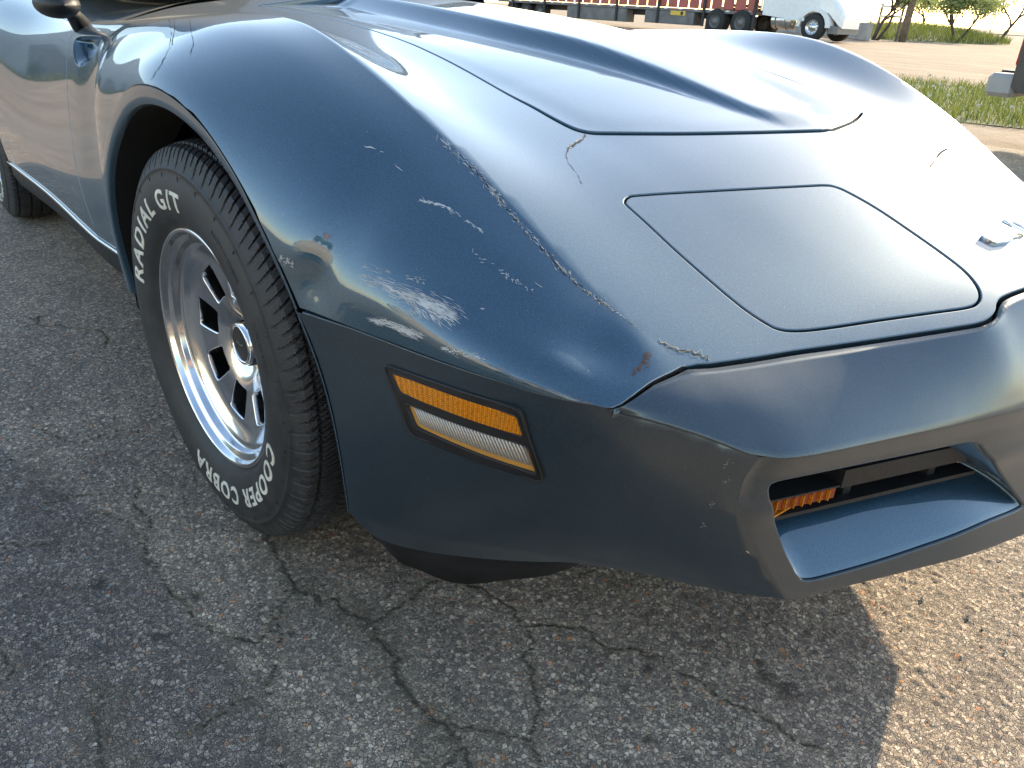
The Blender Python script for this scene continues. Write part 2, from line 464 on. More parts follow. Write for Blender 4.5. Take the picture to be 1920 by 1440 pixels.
# =================================================================== GROUND (structure) comes first, the car after it
def asphalt_mat():
    m, nt, b = nmat("worn_aggregate_asphalt"); L = nt.links
    co = nt.nodes.new("ShaderNodeTexCoord").outputs['Object']
    warp = N(nt, "ShaderNodeTexNoise", Scale=60., Detail=2.); L.new(co, warp.inputs[0])
    wv = mix(nt, .004, (0, 0, 0), warp.outputs[1], 'MIX')
    add = nt.nodes.new("ShaderNodeVectorMath"); add.operation = 'ADD'; L.new(co, add.inputs[0]); L.new(wv, add.inputs[1]); p = add.outputs[0]
    def stones(scale, thr):
        v = N(nt, "ShaderNodeTexVoronoi", Scale=scale); L.new(p, v.inputs['Vector'])
        e = N(nt, "ShaderNodeTexVoronoi", Scale=scale, feature='DISTANCE_TO_EDGE'); L.new(p, e.inputs['Vector'])
        sep = nt.nodes.new("ShaderNodeSeparateColor"); L.new(v.outputs['Color'], sep.inputs[0])
        return v, e, sep
    v1, e1, s1 = stones(150., .1); v2, e2, s2 = stones(320., .1)
    c1 = ramp(nt, s1.outputs[0], [(0, (.13, .125, .12)), (.3, (.20, .19, .178)), (.6, (.29, .268, .235)), (.85, (.40, .375, .335)), (.965, (.48, .46, .42)), (.985, (.36, .20, .12))])
    c2 = ramp(nt, s2.outputs[1], [(0, (.10, .096, .09)), (.4, (.16, .15, .14)), (.8, (.27, .25, .22)), (1, (.42, .40, .36))])
    for r in (c1, c2): r.color_ramp.interpolation = 'LINEAR'
    k1 = ramp(nt, s1.outputs[2], [(.33, (0, 0, 0)), (.36, (1, 1, 1))])      # which big cells hold a stone
    m1 = ramp(nt, e1.outputs['Distance'], [(.02, (0, 0, 0)), (.09, (1, 1, 1))])
    m2 = ramp(nt, e2.outputs['Distance'], [(.02, (0, 0, 0)), (.12, (1, 1, 1))])
    f1 = math_(nt, 'MULTIPLY', k1.outputs[0], m1.outputs[0])
    small = mix(nt, m2.outputs[0], (.10, .095, .09), c2.outputs[0])
    col = mix(nt, f1, small, c1.outputs[0])
    big = N(nt, "ShaderNodeTexNoise", Scale=2.2, Detail=7., Roughness=.6); L.new(co, big.inputs[0])
    bl = ramp(nt, big.outputs[0], [(.3, (.72, .72, .73)), (.7, (1.12, 1.1, 1.06))]); col = mix(nt, 1., col, bl.outputs[0], 'MULTIPLY')
    med = N(nt, "ShaderNodeTexNoise", Scale=14., Detail=6., Roughness=.7); L.new(co, med.inputs[0])
    ml = ramp(nt, med.outputs[0], [(.32, (.7, .7, .7)), (.68, (1.15, 1.15, 1.15))]); col = mix(nt, 1., col, ml.outputs[0], 'MULTIPLY')
    def attr(n):
        a = nt.nodes.new("ShaderNodeAttribute"); a.attribute_name = n; return a.outputs['Fac']
    zn = attr("zone"); mo = attr("moss"); cr = attr("crack")
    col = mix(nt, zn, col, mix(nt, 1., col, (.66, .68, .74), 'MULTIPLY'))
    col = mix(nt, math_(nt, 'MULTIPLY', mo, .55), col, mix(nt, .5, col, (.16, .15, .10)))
    col = mix(nt, math_(nt, 'MULTIPLY', cr, .85, clamp=True), col, (.035, .033, .026))
    col = mix(nt, 1., col, (2.1, 1.78, 1.5), 'MULTIPLY')
    L.new(col, b.inputs['Base Color']); b.inputs['Roughness'].default_value = .82; b.inputs['Specular IOR Level'].default_value = .35
    h = math_(nt, 'ADD', math_(nt, 'MULTIPLY', f1, math_(nt, 'MULTIPLY_ADD', s1.outputs[0], .8, .5)), math_(nt, 'MULTIPLY', m2.outputs[0], math_(nt, 'MULTIPLY', s2.outputs[0], .55)))
    h = math_(nt, 'SUBTRACT', h, math_(nt, 'MULTIPLY', cr, 1.2))
    bp = N(nt, "ShaderNodeBump", Strength=1.0, Distance=.0045); L.new(h, bp.inputs['Height']); L.new(bp.outputs[0], b.inputs['Normal'])
    return m
M['asphalt'] = asphalt_mat()
def dirt_mat():
    m, nt, b = nmat("sandy_dirt"); L = nt.links; co = coords(nt)
    st = nt.nodes.new("ShaderNodeMapping"); st.inputs['Rotation'].default_value = (0, 0, .5); st.inputs['Scale'].default_value = (.35, 1.3, 1); L.new(co, st.inputs[0])
    n = N(nt, "ShaderNodeTexNoise", Scale=.8, Detail=10., Roughness=.65); L.new(st.outputs[0], n.inputs[0])
    r = ramp(nt, n.outputs[0], [(.3, (.24, .165, .105)), (.5, (.34, .245, .165)), (.72, (.43, .325, .225))])
    n2 = N(nt, "ShaderNodeTexNoise", Scale=14., Detail=8., Roughness=.7); L.new(co, n2.inputs[0])
    l = ramp(nt, n2.outputs[0], [(.3, (.75, .75, .75)), (.7, (1.12, 1.12, 1.12))])
    L.new(mix(nt, 1., r.outputs[0], l.outputs[0], 'MULTIPLY'), b.inputs['Base Color']); b.inputs['Roughness'].default_value = .95
    bp = N(nt, "ShaderNodeBump", Strength=.8, Distance=.05); L.new(n2.outputs[0], bp.inputs['Height']); L.new(bp.outputs[0], b.inputs['Normal'])
    return m
M['dirt'] = dirt_mat()
gnd = mesh_obj("ground", [(-900, -900, -.02), (900, -900, -.02), (900, 900, -.02), (-900, 900, -.02)], [(0, 1, 2, 3)], M['dirt']); tag(gnd, kind="structure")
# asphalt lot: a big sheet with an uneven edge
edge_pts = []
for (x0, y0), (x1, y1) in zip([(-6.5, -9), (26, -9), (26, 9.5), (-6.5, 5.6)], [(26, -9), (26, 9.5), (-6.5, 5.6), (-6.5, -9)]):
    for k in range(40):
        t = k/40; x = x0+(x1-x0)*t; y = y0+(y1-y0)*t; w = noise.noise(Vector((x*.7, y*.7, 3)))*.25+noise.noise(Vector((x*3, y*3, 9)))*.08
        edge_pts.append((x+w, y+w, -.0045))
lot = mesh_obj("asphalt_lot", edge_pts, [tuple(range(len(edge_pts)))], M['asphalt']); tag(lot, kind="structure")
# near sheet with real relief and cracks
ST = .004; GX = np.arange(-1.25, 1.62, ST); GY = np.arange(-1.42, .62, ST)
nz = rng.normal(0, 1, (len(GX), len(GY))); nz = gsmooth(gsmooth(nz, .75, 0), .75, 1); nz /= nz.std()
nb = gsmooth(gsmooth(rng.normal(0, 1, (len(GX)//8+2, len(GY)//8+2)), 2, 0), 2, 1); nb /= nb.std()
nbi = nb[(np.arange(len(GX))//8)[:, None], (np.arange(len(GY))//8)[None]]
Hh = np.where(nz > 0, nz*.0011, nz*.0004)
cracks = [
 ([(500, 1000), (520, 1040), (545, 1075), (560, 1105), (600, 1125), (640, 1140), (690, 1158), (705, 1178), (725, 1215), (740, 1260), (775, 1310), (800, 1335), (840, 1360), (868, 1385), (880, 1445)], .006, .030),
 ([(700, 1168), (740, 1140), (790, 1105), (815, 1088)], .004, .012),
 ([(840, 1355), (900, 1368), (960, 1380), (1000, 1392)], .003, .012),
 ([(170, 950), (262, 1012), (310, 1087), (350, 1130), (395, 1186), (440, 1195), (488, 1202), (522, 1170), (540, 1125), (560, 1108)], .0018, .008),
 ([(498, 1012), (455, 1030), (400, 1050)], .0016, .004), ([(280, 1060), (275, 1010), (268, 962), (262, 915)], .002, .008), ([(85, 945), (130, 930), (200, 922)], .0022, .006),
 ([(905, 1100), (940, 1130), (975, 1172), (1040, 1170), (1095, 1176), (1135, 1215), (1210, 1230), (1260, 1255), (1310, 1272), (1385, 1322), (1460, 1362), (1540, 1404)], .0028, .006),
 ([(975, 1172), (978, 1230), (1000, 1290), (1006, 1340), (990, 1390), (1012, 1445)], .003, .008),
 ([(810, 1090), (860, 1084), (905, 1100)], .003, .008), ([(0, 1225), (30, 1255), (0, 1290)], .003, .012), ([(0, 1020), (60, 1022), (120, 1015)], .002, .004),
 ([(480, 1300), (430, 1330), (380, 1362), (330, 1385)], .0018, .012), ([(185, 1300), (190, 1380), (200, 1440)], .003, .03), ([(0, 560), (80, 610), (190, 660)], .003, .01), ([(60, 800), (160, 830), (260, 800)], .002, .006),
 ([(540, 1125), (525, 1180), (515, 1240), (505, 1300)], .0014, .006), ([(870, 1385), (850, 1420), (820, 1445)], .004, .03)]
CR = np.zeros_like(Hh); MO = np.zeros_like(Hh)
for pl_, wd, halo in cracks:
    pp = np.array([on(u, v, 'z', 0)[:2] for u, v in pl_])
    for it in range(4):      # midpoint roughening
        q = []
        for a, b in zip(pp[:-1], pp[1:]):
            d = b-a; nrm = np.array([-d[1], d[0]]); q += [a, (a+b)/2+nrm*rng.normal(0, .13)]
        q.append(pp[-1]); pp = np.array(q)
    w_along = .72*wd*(.35+1.3*rng.random(len(pp)))
    for i in range(len(pp)-1):
        a, b = pp[i], pp[i+1]; R0 = halo*2.2+wd*2
        i0, i1 = np.searchsorted(GX, [min(a[0], b[0])-R0, max(a[0], b[0])+R0]); j0, j1 = np.searchsorted(GY, [min(a[1], b[1])-R0, max(a[1], b[1])+R0])
        if i1 <= i0 or j1 <= j0: continue
        X, Y = np.meshgrid(GX[i0:i1], GY[j0:j1], indexing='ij'); d = b-a; L2 = d@d+1e-12
        t = np.clip(((X-a[0])*d[0]+(Y-a[1])*d[1])/L2, 0, 1); ds = np.hypot(X-a[0]-t*d[0], Y-a[1]-t*d[1])
        ww = w_along[i]*(1+.45*nz[i0:i1, j0:j1])
        CR[i0:i1, j0:j1] = np.maximum(CR[i0:i1, j0:j1], np.clip(1.25-ds/np.maximum(ww, .0006), 0, 1))
        hz = np.clip(1-ds/(halo*(1.1+.5*nbi[i0:i1, j0:j1])+1e-4), 0, 1)
        CR[i0:i1, j0:j1] = np.maximum(CR[i0:i1, j0:j1], hz*np.clip(.35+.35*nz[i0:i1, j0:j1], 0, .75)*min(1, halo/.02))
        MO[i0:i1, j0:j1] = np.maximum(MO[i0:i1, j0:j1], np.clip(1-ds/(halo*2.2), 0, 1))
# small dark oil spots
for u, v, r in [(372, 1118, .010), (520, 1158, .007), (548, 1186, .006), (1430, 1262, .016), (1470, 1290, .020), (1215, 1250, .008), (1215, 1385, .010), (300, 1190, .012), (315, 1193, .008), (1340, 1300, .006), (190, 1090, .012), (1420, 1240, .01)]:
    c = on(u, v, 'z', 0); X, Y = np.meshgrid(GX-c[0], GY-c[1], indexing='ij'); CR = np.maximum(CR, np.clip(1.3-np.hypot(X, Y)/(r*(1+.3*nz)), 0, .85))
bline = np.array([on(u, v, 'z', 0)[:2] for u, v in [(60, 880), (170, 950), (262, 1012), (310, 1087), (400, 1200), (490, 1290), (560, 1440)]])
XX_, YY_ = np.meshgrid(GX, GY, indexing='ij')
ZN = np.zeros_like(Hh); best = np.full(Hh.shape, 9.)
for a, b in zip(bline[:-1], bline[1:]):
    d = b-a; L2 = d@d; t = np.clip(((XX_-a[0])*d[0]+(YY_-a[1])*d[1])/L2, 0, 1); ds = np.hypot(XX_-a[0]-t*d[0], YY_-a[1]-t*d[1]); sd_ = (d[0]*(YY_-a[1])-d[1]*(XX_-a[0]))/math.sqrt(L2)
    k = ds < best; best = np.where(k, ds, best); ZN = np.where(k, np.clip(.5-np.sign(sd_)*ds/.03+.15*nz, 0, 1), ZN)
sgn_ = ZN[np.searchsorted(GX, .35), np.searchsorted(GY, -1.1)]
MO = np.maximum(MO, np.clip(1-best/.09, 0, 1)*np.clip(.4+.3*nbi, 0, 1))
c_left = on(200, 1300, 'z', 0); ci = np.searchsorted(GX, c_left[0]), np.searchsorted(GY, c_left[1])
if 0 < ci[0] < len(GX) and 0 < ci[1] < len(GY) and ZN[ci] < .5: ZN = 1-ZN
Hh = np.maximum(Hh-CR*.0018, -.0034)
Vg = np.stack([XX_, YY_, Hh], 2).reshape(-1, 3); nx_, ny_ = Hh.shape
ii, jj = np.meshgrid(np.arange(nx_-1), np.arange(ny_-1), indexing='ij')
Fq = np.stack([ii*ny_+jj, (ii+1)*ny_+jj, (ii+1)*ny_+jj+1, ii*ny_+jj+1], 2).reshape(-1, 4)
me = bpy.data.meshes.new("asphalt_surface"); me.vertices.add(len(Vg)); me.vertices.foreach_set("co", Vg.reshape(-1).astype(np.float32))
me.loops.add(Fq.size); me.loops.foreach_set("vertex_index", Fq.reshape(-1).astype(np.int32)); me.polygons.add(len(Fq)); me.polygons.foreach_set("loop_start", np.arange(0, Fq.size, 4, dtype=np.int32))
me.polygons.foreach_set("use_smooth", np.ones(len(Fq), bool)); me.update(calc_edges=True)
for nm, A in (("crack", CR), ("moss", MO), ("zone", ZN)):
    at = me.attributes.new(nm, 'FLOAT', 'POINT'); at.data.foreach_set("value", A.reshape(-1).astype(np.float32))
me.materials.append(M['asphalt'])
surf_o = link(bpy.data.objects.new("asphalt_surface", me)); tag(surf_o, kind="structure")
# grass verge ground strip
e_ = Vector((.87, .49)); f_ = Vector((-.49, .87))
def strip(u, v): p = Vector((-2.3, 7.9))+e_*u+f_*v; return (p.x, p.y)
gp = []
for u in np.linspace(-14, 30, 60): gp.append((*strip(u, noise.noise(Vector((u*.5, 0, 1)))*.5), -.012))
for u in np.linspace(30, -14, 60): gp.append((*strip(u, 6.2+noise.noise(Vector((u*.5, 5, 1)))*.8), -.012))
M['soil'] = plain("grassy_soil", (.085, .095, .035), .95, var=.35, bumpscale=3, bump=.5)
verge = mesh_obj("grass_verge", gp, [tuple(range(len(gp)))], M['soil']); tag(verge, kind="structure")

# loose grit lying on the asphalt
mb = MB(); oct_v = np.array([(1, 0, 0), (-1, 0, 0), (0, 1, 0), (0, -1, 0), (0, 0, .7), (0, 0, -.4)]); oct_f = [(0, 2, 4), (2, 1, 4), (1, 3, 4), (3, 0, 4), (2, 0, 5), (1, 2, 5), (3, 1, 5), (0, 3, 5)]
for k in range(900):
    x, y = rng.uniform(-.6, 1.5), rng.uniform(-1.35, .2); r = .0012+.0035*rng.random()**3
    mb.add(oct_v*r*rng.uniform(.6, 1.4, (6, 3))+np.array([x, y, r*.35+.0008]), oct_f)
M['grit'] = plain("loose_grit", (.34, .31, .26), .9, var=.4, bumpscale=25)
tag(mb.build("loose_grit", M['grit']), "loose pale grit scattered over the asphalt", "grit", kind="stuff")

# =================================================================== SPORTS CAR
car = empty("sports_car", (0, 0, 0), "dark blue low-nosed sports car with scratched and cracked front fender", "car")
CX = np.array([-3.45, -3.0, -2.5, -2.0, -1.5, -.95, -.6, -.3, -.1, 0, .1, .2, .3, .4, .5, .6, .7, .775, .85, .95, 1.05])
YC = np.array([.55, .66, .70, .69, .66, .65, .65, .652, .655, .657, .662, .664, .657, .646, .633, .618, .600, .572, .54, .50, .47])
ZC = np.array([.80, .86, .88, .84, .80, .805, .828, .846, .853, .853, .844, .822, .788, .746, .698, .642, .587, .551, .515, .468, .42])
xd = np.arange(-3.45, 1.05, .008)
yc_d = gsmooth(hermite(CX, YC, xd), 4, 0); zc_d = gsmooth(hermite(CX, ZC, xd), 3, 0)
yc = lambda x: np.interp(x, xd, yc_d)
zc = lambda x: np.interp(x, xd, zc_d)

SEC = {
 -3.45: [(.55, .80), (.62, .79), (.68, .75), (.71, .68), (.72, .55), (.70, .40), (.66, .28)],
 -3.0: [(.66, .86), (.74, .845), (.80, .80), (.83, .72), (.84, .58), (.83, .42), (.80, .25)],
 -2.5: [(.70, .88), (.78, .865), (.845, .82), (.872, .755), (.876, .65), (.872, .45), (.86, .25)],
 -2.0: [(.69, .84), (.765, .825), (.82, .78), (.848, .70), (.856, .56), (.85, .40), (.835, .22)],
 -1.5: [(.66, .80), (.725, .79), (.770, .75), (.796, .68), (.820, .55), (.832, .40), (.805, .22)],
 -.95: [(.65, .805), (.715, .797), (.762, .765), (.787, .69), (.811, .55), (.822, .40), (.80, .22)],
 -.62: [(.65, .827), (.73, .813), (.780, .772), (.800, .69), (.814, .55), (.817, .40), (.79, .22)],
 -.53: [(.651, .833), (.735, .818), (.797, .78), (.824, .70), (.838, .56), (.840, .41), (.82, .22)],
 -.44: [(.651, .838), (.74, .823), (.811, .785), (.852, .715), (.867, .58), (.868, .42), (.85, .22)],
 -.2: [(.654, .850), (.74, .834), (.815, .797), (.864, .745), (.875, .64), (.872, .45), (.86, .22)],
 0: [(.657, .853), (.735, .839), (.812, .805), (.870, .758), (.877, .66), (.872, .46), (.86, .22)],
 .15: [(.664, .834), (.735, .816), (.807, .778), (.859, .725), (.867, .64), (.862, .46), (.85, .22)],
 .3: [(.657, .788), (.733, .762), (.802, .712), (.841, .645), (.848, .57), (.846, .45), (.835, .25)],
 .4: [(.646, .746), (.720, .716), (.783, .662), (.817, .597), (.823, .535), (.824, .44), (.815, .26)],
 .5: [(.633, .698), (.700, .670), (.752, .624), (.780, .574), (.786, .528), (.79, .44), (.78, .27)],
 .6: [(.618, .642), (.678, .620), (.727, .587), (.752, .557), (.758, .527), (.755, .45), (.74, .28)],
 .7: [(.600, .587), (.652, .575), (.696, .559), (.719, .543), (.724, .526), (.71, .45), (.68, .3)],
 .775: [(.572, .551), (.602, .545), (.632, .536), (.657, .525), (.672, .513), (.66, .45), (.62, .3)],
 .84: [(.545, .520), (.572, .515), (.598, .508), (.620, .499), (.633, .488), (.62, .42), (.58, .3)]}
xs = np.arange(-3.45, .84, .008)
ks = sorted(SEC); ctrl = np.array([SEC[k] for k in ks])
Gc = hermite(ks, ctrl, xs)                                    # (nx,7,2)
Gc = gsmooth(Gc, 4, 0)
Gc[:, 0, 0] = yc(xs); Gc[:, 0, 1] = zc(xs)
tq = np.linspace(0, 6, 121)
Gt = np.moveaxis(hermite(np.arange(7), np.moveaxis(Gc, 1, 0), tq), 0, 1)
Gt = gsmooth(Gt, 5, 1)
Gt[:, :8] = Gt[:, :8] + (np.stack([yc(xs), zc(xs)], 1)-Gt[:, 0])[:, None]*np.linspace(1, 0, 9)[:8][None, :, None]
P1 = np.empty((len(xs), len(tq), 3)); P1[..., 0] = xs[:, None]; P1[..., 1] = -Gt[..., 0]; P1[..., 2] = Gt[..., 1]
S1c = Surf(xs, tq, P1.copy(), flip=False)
if S1c.Nn[400, 20, 2] < 0: S1c.flip = True; S1c.renorm()
S1 = Surf(xs, tq, P1.copy(), flip=S1c.flip)
def dent(S, u, v, rad, depth, stretch=(1, 1, 1)):
    c, n = S.pixpos(u, v)
    d = (S.P-c)/np.array(stretch); w = np.exp(-(d**2).sum(2)/rad**2)
    S.P = S.P - n[None, None]*(w*depth)[..., None]
    S.renorm(); S.__dict__.pop('_px', None)
# crash damage: shallow creases in the near fender
for q in [(640, 470, .05, .007, (.7, 1, 1.6)), (760, 545, .07, -.005, (1.3, 1, .8)), (585, 530, .035, .008, (1, 1, 1)), (900, 560, .05, .006, (1.6, 1, .6)),
          (1110, 650, .035, .007, (1.5, 1.2, .6)), (1190, 640, .03, -.004, (1, 1, 1)), (1060, 690, .03, -.003, (1.4, 1, .6)), (700, 330, .05, .004, (1, 1, 1))]:
    dent(S1, *q)

QS = [0, .25, .45, .62, .8, 1.]
ZT = {-1.0: [.90, .895, .88, .86, .84, .803], -.6: [.885, .88, .865, .85, .838, .828], -.3: [.86, .855, .848, .838, .835, .846],
      0: [.83, .825, .815, .806, .813, .853], .2: [.79, .787, .778, .769, .779, .822], .4: [.755, .748, .735, .7235, .722, .746],
      .56: [.730, .712, .695, .680, .668, .664], .66: [.699, .680, .660, .640, .622, .610], .75: [.669, .648, .625, .604, .583, .563],
      .83: [.641, .618, .595, .573, .549, .525], .9: [.617, .595, .567, .540, .512, .492], 1.0: [.572, .55, .52, .49, .462, .445]}
x2 = np.arange(-1.0, 1.0, .008); y2 = np.linspace(-.72, .72, 241)
kz = sorted(ZT); zt = gsmooth(hermite(kz, np.array([ZT[k] for k in kz]), x2), 3, 0)
zt[:, 5] = zc(x2)
Z2 = np.empty((len(x2), len(y2)))
for i, x in enumerate(x2):
    q = np.abs(y2)/yc(x); z = hermite(QS, zt[i][:, None], np.clip(q, 0, 1))[:, 0]
    sl = (zt[i, 5]-zt[i, 4])/.2
    Z2[i] = z+np.maximum(q-1, 0)*sl
Z2 = gsmooth(gsmooth(Z2, 2.0, 0), 1.5, 1)
P2 = np.empty(Z2.shape+(3,)); P2[..., 0] = x2[:, None]; P2[..., 1] = y2[None]; P2[..., 2] = Z2
S2 = Surf(x2, y2, P2)
z2 = lambda x, y: S2.pos(x, y)[:, 2]
# keep the crest rows of both surfaces together
dzc = np.interp(xs, x2, S2.pos(x2, -yc(x2))[:, 2]-zc(x2)); dzc[xs < -1] = 0
fall = np.exp(-tq/1.0)
for S in (S1, S1c):
    S.P[..., 2] += dzc[:, None]*fall[None]; S.renorm()

def crest_n(x):
    a = S1.nor(x, np.full_like(x, .05)); b = S2.nor(x, -yc(x)+.004)
    n = a+b; return n/np.linalg.norm(n, axis=1)[:, None]
def nfix1(a, b, P, Nn):
    k = (b < 1e-4) & (a > -1)
    if k.any(): Nn = Nn.copy(); Nn[k] = crest_n(a[k])
    return Nn
def nfix2(a, b, P, Nn):
    k = np.abs(np.abs(b)-yc(a)) < 1e-3
    if k.any():
        Nn = Nn.copy(); n = crest_n(a[k]); n[:, 1] *= np.where(b[k] > 0, -1, 1); Nn[k] = n
    return Nn

# ---- seam and opening outlines
seamK_px = [(1290, 688), (1262, 698), (1225, 716), (1190, 742), (1168, 758), (1150, 765)]
seamS_px = [(1150, 765), (1125, 762), (1060, 749), (1000, 735), (925, 711), (850, 685), (770, 656), (700, 630), (640, 607), (590, 588), (556, 577)]
seamT_px = [(1290, 688), (1330, 683), (1420, 670), (1500, 657), (1600, 643), (1700, 628), (1790, 614), (1835, 606), (1856, 597), (1868, 583), (1871, 568), (1882, 556), (1920, 541)]
hl_px = [(1172, 379), (1178, 370), (1196, 366), (1280, 360.5), (1400, 354), (1500, 349), (1545, 347), (1566, 350), (1590, 360), (1640, 388), (1700, 428), (1760, 470),
         (1803, 503), (1828, 530), (1838, 552), (1833, 568), (1812, 577), (1750, 586), (1650, 600), (1550, 615), (1500, 620), (1465, 618), (1438, 607), (1390, 575), (1330, 525), (1260, 463), (1210, 416), (1180, 389)]
hood_px = [(767, 80), (807, 98), (853, 122), (923, 160), (960, 181), (1000, 202), (1033, 221), (1063, 237), (1085, 246), (1110, 251), (1150, 252), (1230, 252.5), (1320, 252), (1400, 250.5), (1480, 248.5), (1530, 247), (1560, 246)]

ktop = S1.pix(1290, 688)
seamK = [S1.pix(*p) for p in seamK_px]; seamK[0] = (seamK[1][0]*.3+.774*.7, 0.)
seamS = smoothpoly([S1.pix(*p) for p in seamS_px], 4)
def tz(x, z):
    i = int(np.clip(round((x-xs[0])/.008), 0, len(xs)-1)); col = S1.P[i, :, 2]
    return float(np.interp(-z, -col, tq))
AC = np.array([0., .338])
def arch_r(th):   # th in degrees from the front
    return .42 + .034*np.clip((th-120)/55, 0, 1)**1.5 + .03*np.clip((18-th)/35, 0, 1)
arch_th = np.linspace(28.2, 180, 60)
archxz = [(AC[0]+arch_r(t)*math.cos(R_(t)), AC[1]+arch_r(t)*math.sin(R_(t))) for t in arch_th]
arch_fender = [(x, tz(x, z)) for x, z in archxz]
seamS[-1] = arch_fender[0]
door_x = lambda z: -.92-.13*(z-.33)/.44
dseam = [(door_x(z), tz(door_x(z), z)) for z in np.linspace(.297, .79, 12)]
CXS = np.linspace(seamK[0][0]-1.9, seamK[0][0], 200)
crest_line = [(x, 0.) for x in CXS if x > door_x(.805)]
fend = crest_line + seamK[1:] + seamS[1:] + arch_fender[1:] + [(-.462, tz(-.46, .30)), (-.50, tz(-.5, .297)), (-.70, tz(-.7, .297))] + dseam
skip_crest = lambda p: abs(abs(p[1])-yc(p[0])) < .004 and abs(p[2]-zc(p[0])) < .015 and p[0] < .765
def scaled(S, k): return Surf(S.a, S.b*k, S.P, S.flip)
S1m = scaled(S1, .11); S1cm = scaled(S1c, .11)
def sc(poly): return [(a, b*.11) for a, b in poly]
def inset_keep(poly, d, keepfn):
    q = inset(poly, d); p = list(poly) if area(poly) > 0 else list(poly)[::-1]
    return [p[i] if keepfn(p[i]) else q[i] for i in range(len(p))]
fo = inset_keep(densify(sc(fend), .011), .0024, lambda p: p[1] < 1e-5)
vent_px = [(141, 72), (165, 66), (190, 68), (184, 88), (170, 112), (156, 124), (146, 124), (138, 108)]
vent_poly = smoothpoly(sc([S1.pix(*p) for p in vent_px]), 4, True)
near_f = trim(S1m, "fender", fo, holes=[vent_poly], step=.011, mat=M['paint'], parent=car, flange_skip=skip_crest, nfix=lambda a, b, P, n: nfix1(a, b, P, n))
near_f['label'] = "dark blue fender with scrapes, cracks and worn primer"
tmp = trim(S1cm, "fender", fo, holes=[vent_poly], step=.011, mat=M['paint'], parent=car, flange_skip=skip_crest, nfix=lambda a, b, P, n: nfix1(a, b, P, n), mirror=True)
bpy.data.objects.remove(tmp[0])

# ---- header panel with the inner fender slopes
hood_near = [S2.pix(*p) for p in hood_px]
yg = abs(hood_near[0][1])
hood_near = [(x, -(.40+.004*math.sin(x*4)) if x < .15 else y) for x, y in hood_near]
hood_near = [p for p in hood_near if p[1] < -.012]
hood_pl = [(-.74, -.405), (-.5, -.405), (-.25, -.404)] + [p for p in hood_near if p[0] > -.2] + [(hood_near[-1][0]+.004, -.012)]
hood_out = smoothpoly(hood_pl, 5); hood_out = [(p[0], p[1]) for p in hood_out]
hood_poly = hood_out + [(x, -y) for x, y in hood_out[::-1]]
hl_poly = smoothpoly([S2.pix(*p) for p in hl_px], 4, True)
seamT = [S2.pix(*p) for p in seamT_px]; seamT[0] = (seamK[0][0], -float(yc(seamK[0][0])))
xe = seamT[-1][0]; ye = seamT[-1][1]
seamT = [seamT[0]]+smoothpoly(seamT[1:], 4)+[(xe+.006, ye*.5), (xe+.008, 0.)]
crest_near = [(x, -float(yc(x))) for x in CXS if x > -.97]
pan = crest_near + seamT[1:]
pan = pan + [(x, -y) for x, y in pan[::-1][1:]]
keepc = lambda p: abs(abs(p[1])-float(yc(p[0]))) < 1e-4
pan = inset_keep(densify(pan, .011), .0024, lambda p: keepc(p) or p[0] < -.96)
def mir(poly): return [(x, -y) for x, y in poly]
front_panel = trim(S2, "front_panel", pan, holes=[inset(hood_poly, -.0035), inset(hl_poly, -.003), inset(mir(hl_poly), -.003)], step=.011, mat=M['paint'], parent=car,
                   flange_skip=skip_crest, nfix=nfix2, flange=.02)
# headlight doors
for q, nm in ((hl_poly, 1), (mir(hl_poly), -1)):
    trim(S2, "headlight_door", inset(q, .003), step=.014, mat=M['paint'], parent=car, flange=.02, lift=-.0005)

# ---- hood with its bulge
HB = {-.8: (.15, .893, .21, .862), -.5: (.155, .880, .21, .848), -.3: (.155, .868, .205, .836), -.1: (.148, .853, .195, .822), .1: (.117, .831, .157, .802),
      .24: (.097, .804, .126, .7825), .34: (.084, .780, .104, .7645), .45: (.072, .754, .086, .744), .56: (.05, .735, .066, .729), .62: (.04, .715, .055, .71)}
xh = np.arange(-.80, .62, .006); yh = np.linspace(-.44, .44, 177)
hk = sorted(HB); hb = gsmooth(hermite(hk, np.array([HB[k] for k in hk]), xh), 3, 0)
Zh = np.empty((len(xh), len(yh)))
for i, x in enumerate(xh):
    yb, zb, ya, za = hb[i]; ay = np.abs(yh); zg = z2(np.full(1, x), np.full(1, .40))[0]; slope = z2(np.full(1, x), np.full(1, .43))[0]-zg
    z = np.where(ay < yb, zb+.004*(1-(ay/yb)**2), 0)
    t = np.clip((ay-yb)/(ya-yb), 0, 1)
    z = np.where((ay >= yb) & (ay < ya), zb+(za-zb)*(1.35*t-.35*t*t), z)
    u = np.clip((ay-ya)/(.40-ya), 0, 1)
    z = np.where((ay >= ya), za+(zg-za)*(u*.75+.25*u*u), z)
    Zh[i] = z
Zh = gsmooth(gsmooth(Zh, 2, 0), .8, 1)
XX, YY = np.meshgrid(xh, yh, indexing='ij'); pts = np.stack([XX.ravel(), YY.ravel()], 1)
hp = np.array(densify(hood_poly, .02)); db = np.full(len(pts), 9.)
for c0 in range(0, len(pts), 3000): db[c0:c0+3000] = np.sqrt(((pts[c0:c0+3000, None]-hp[None])**2).sum(2).min(1))
db[~inside(hood_poly, pts)] = 0; db = db.reshape(Zh.shape)
w = np.clip(db/.07, 0, 1); w = w*w*(3-2*w)
w = np.where(XX < -.66, 1-(1-w)*np.clip((XX+.74)/.08, 0, 1), w)
Zb = z2(np.clip(XX.ravel(), -.99, .98), YY.ravel()).reshape(Zh.shape)
Zh = Zb+(Zh-Zb)*w+.003*np.clip((XX-.2)/.2, 0, 1)
Ph = np.stack([XX, YY, Zh], 2)
SH = Surf(xh, yh, Ph)
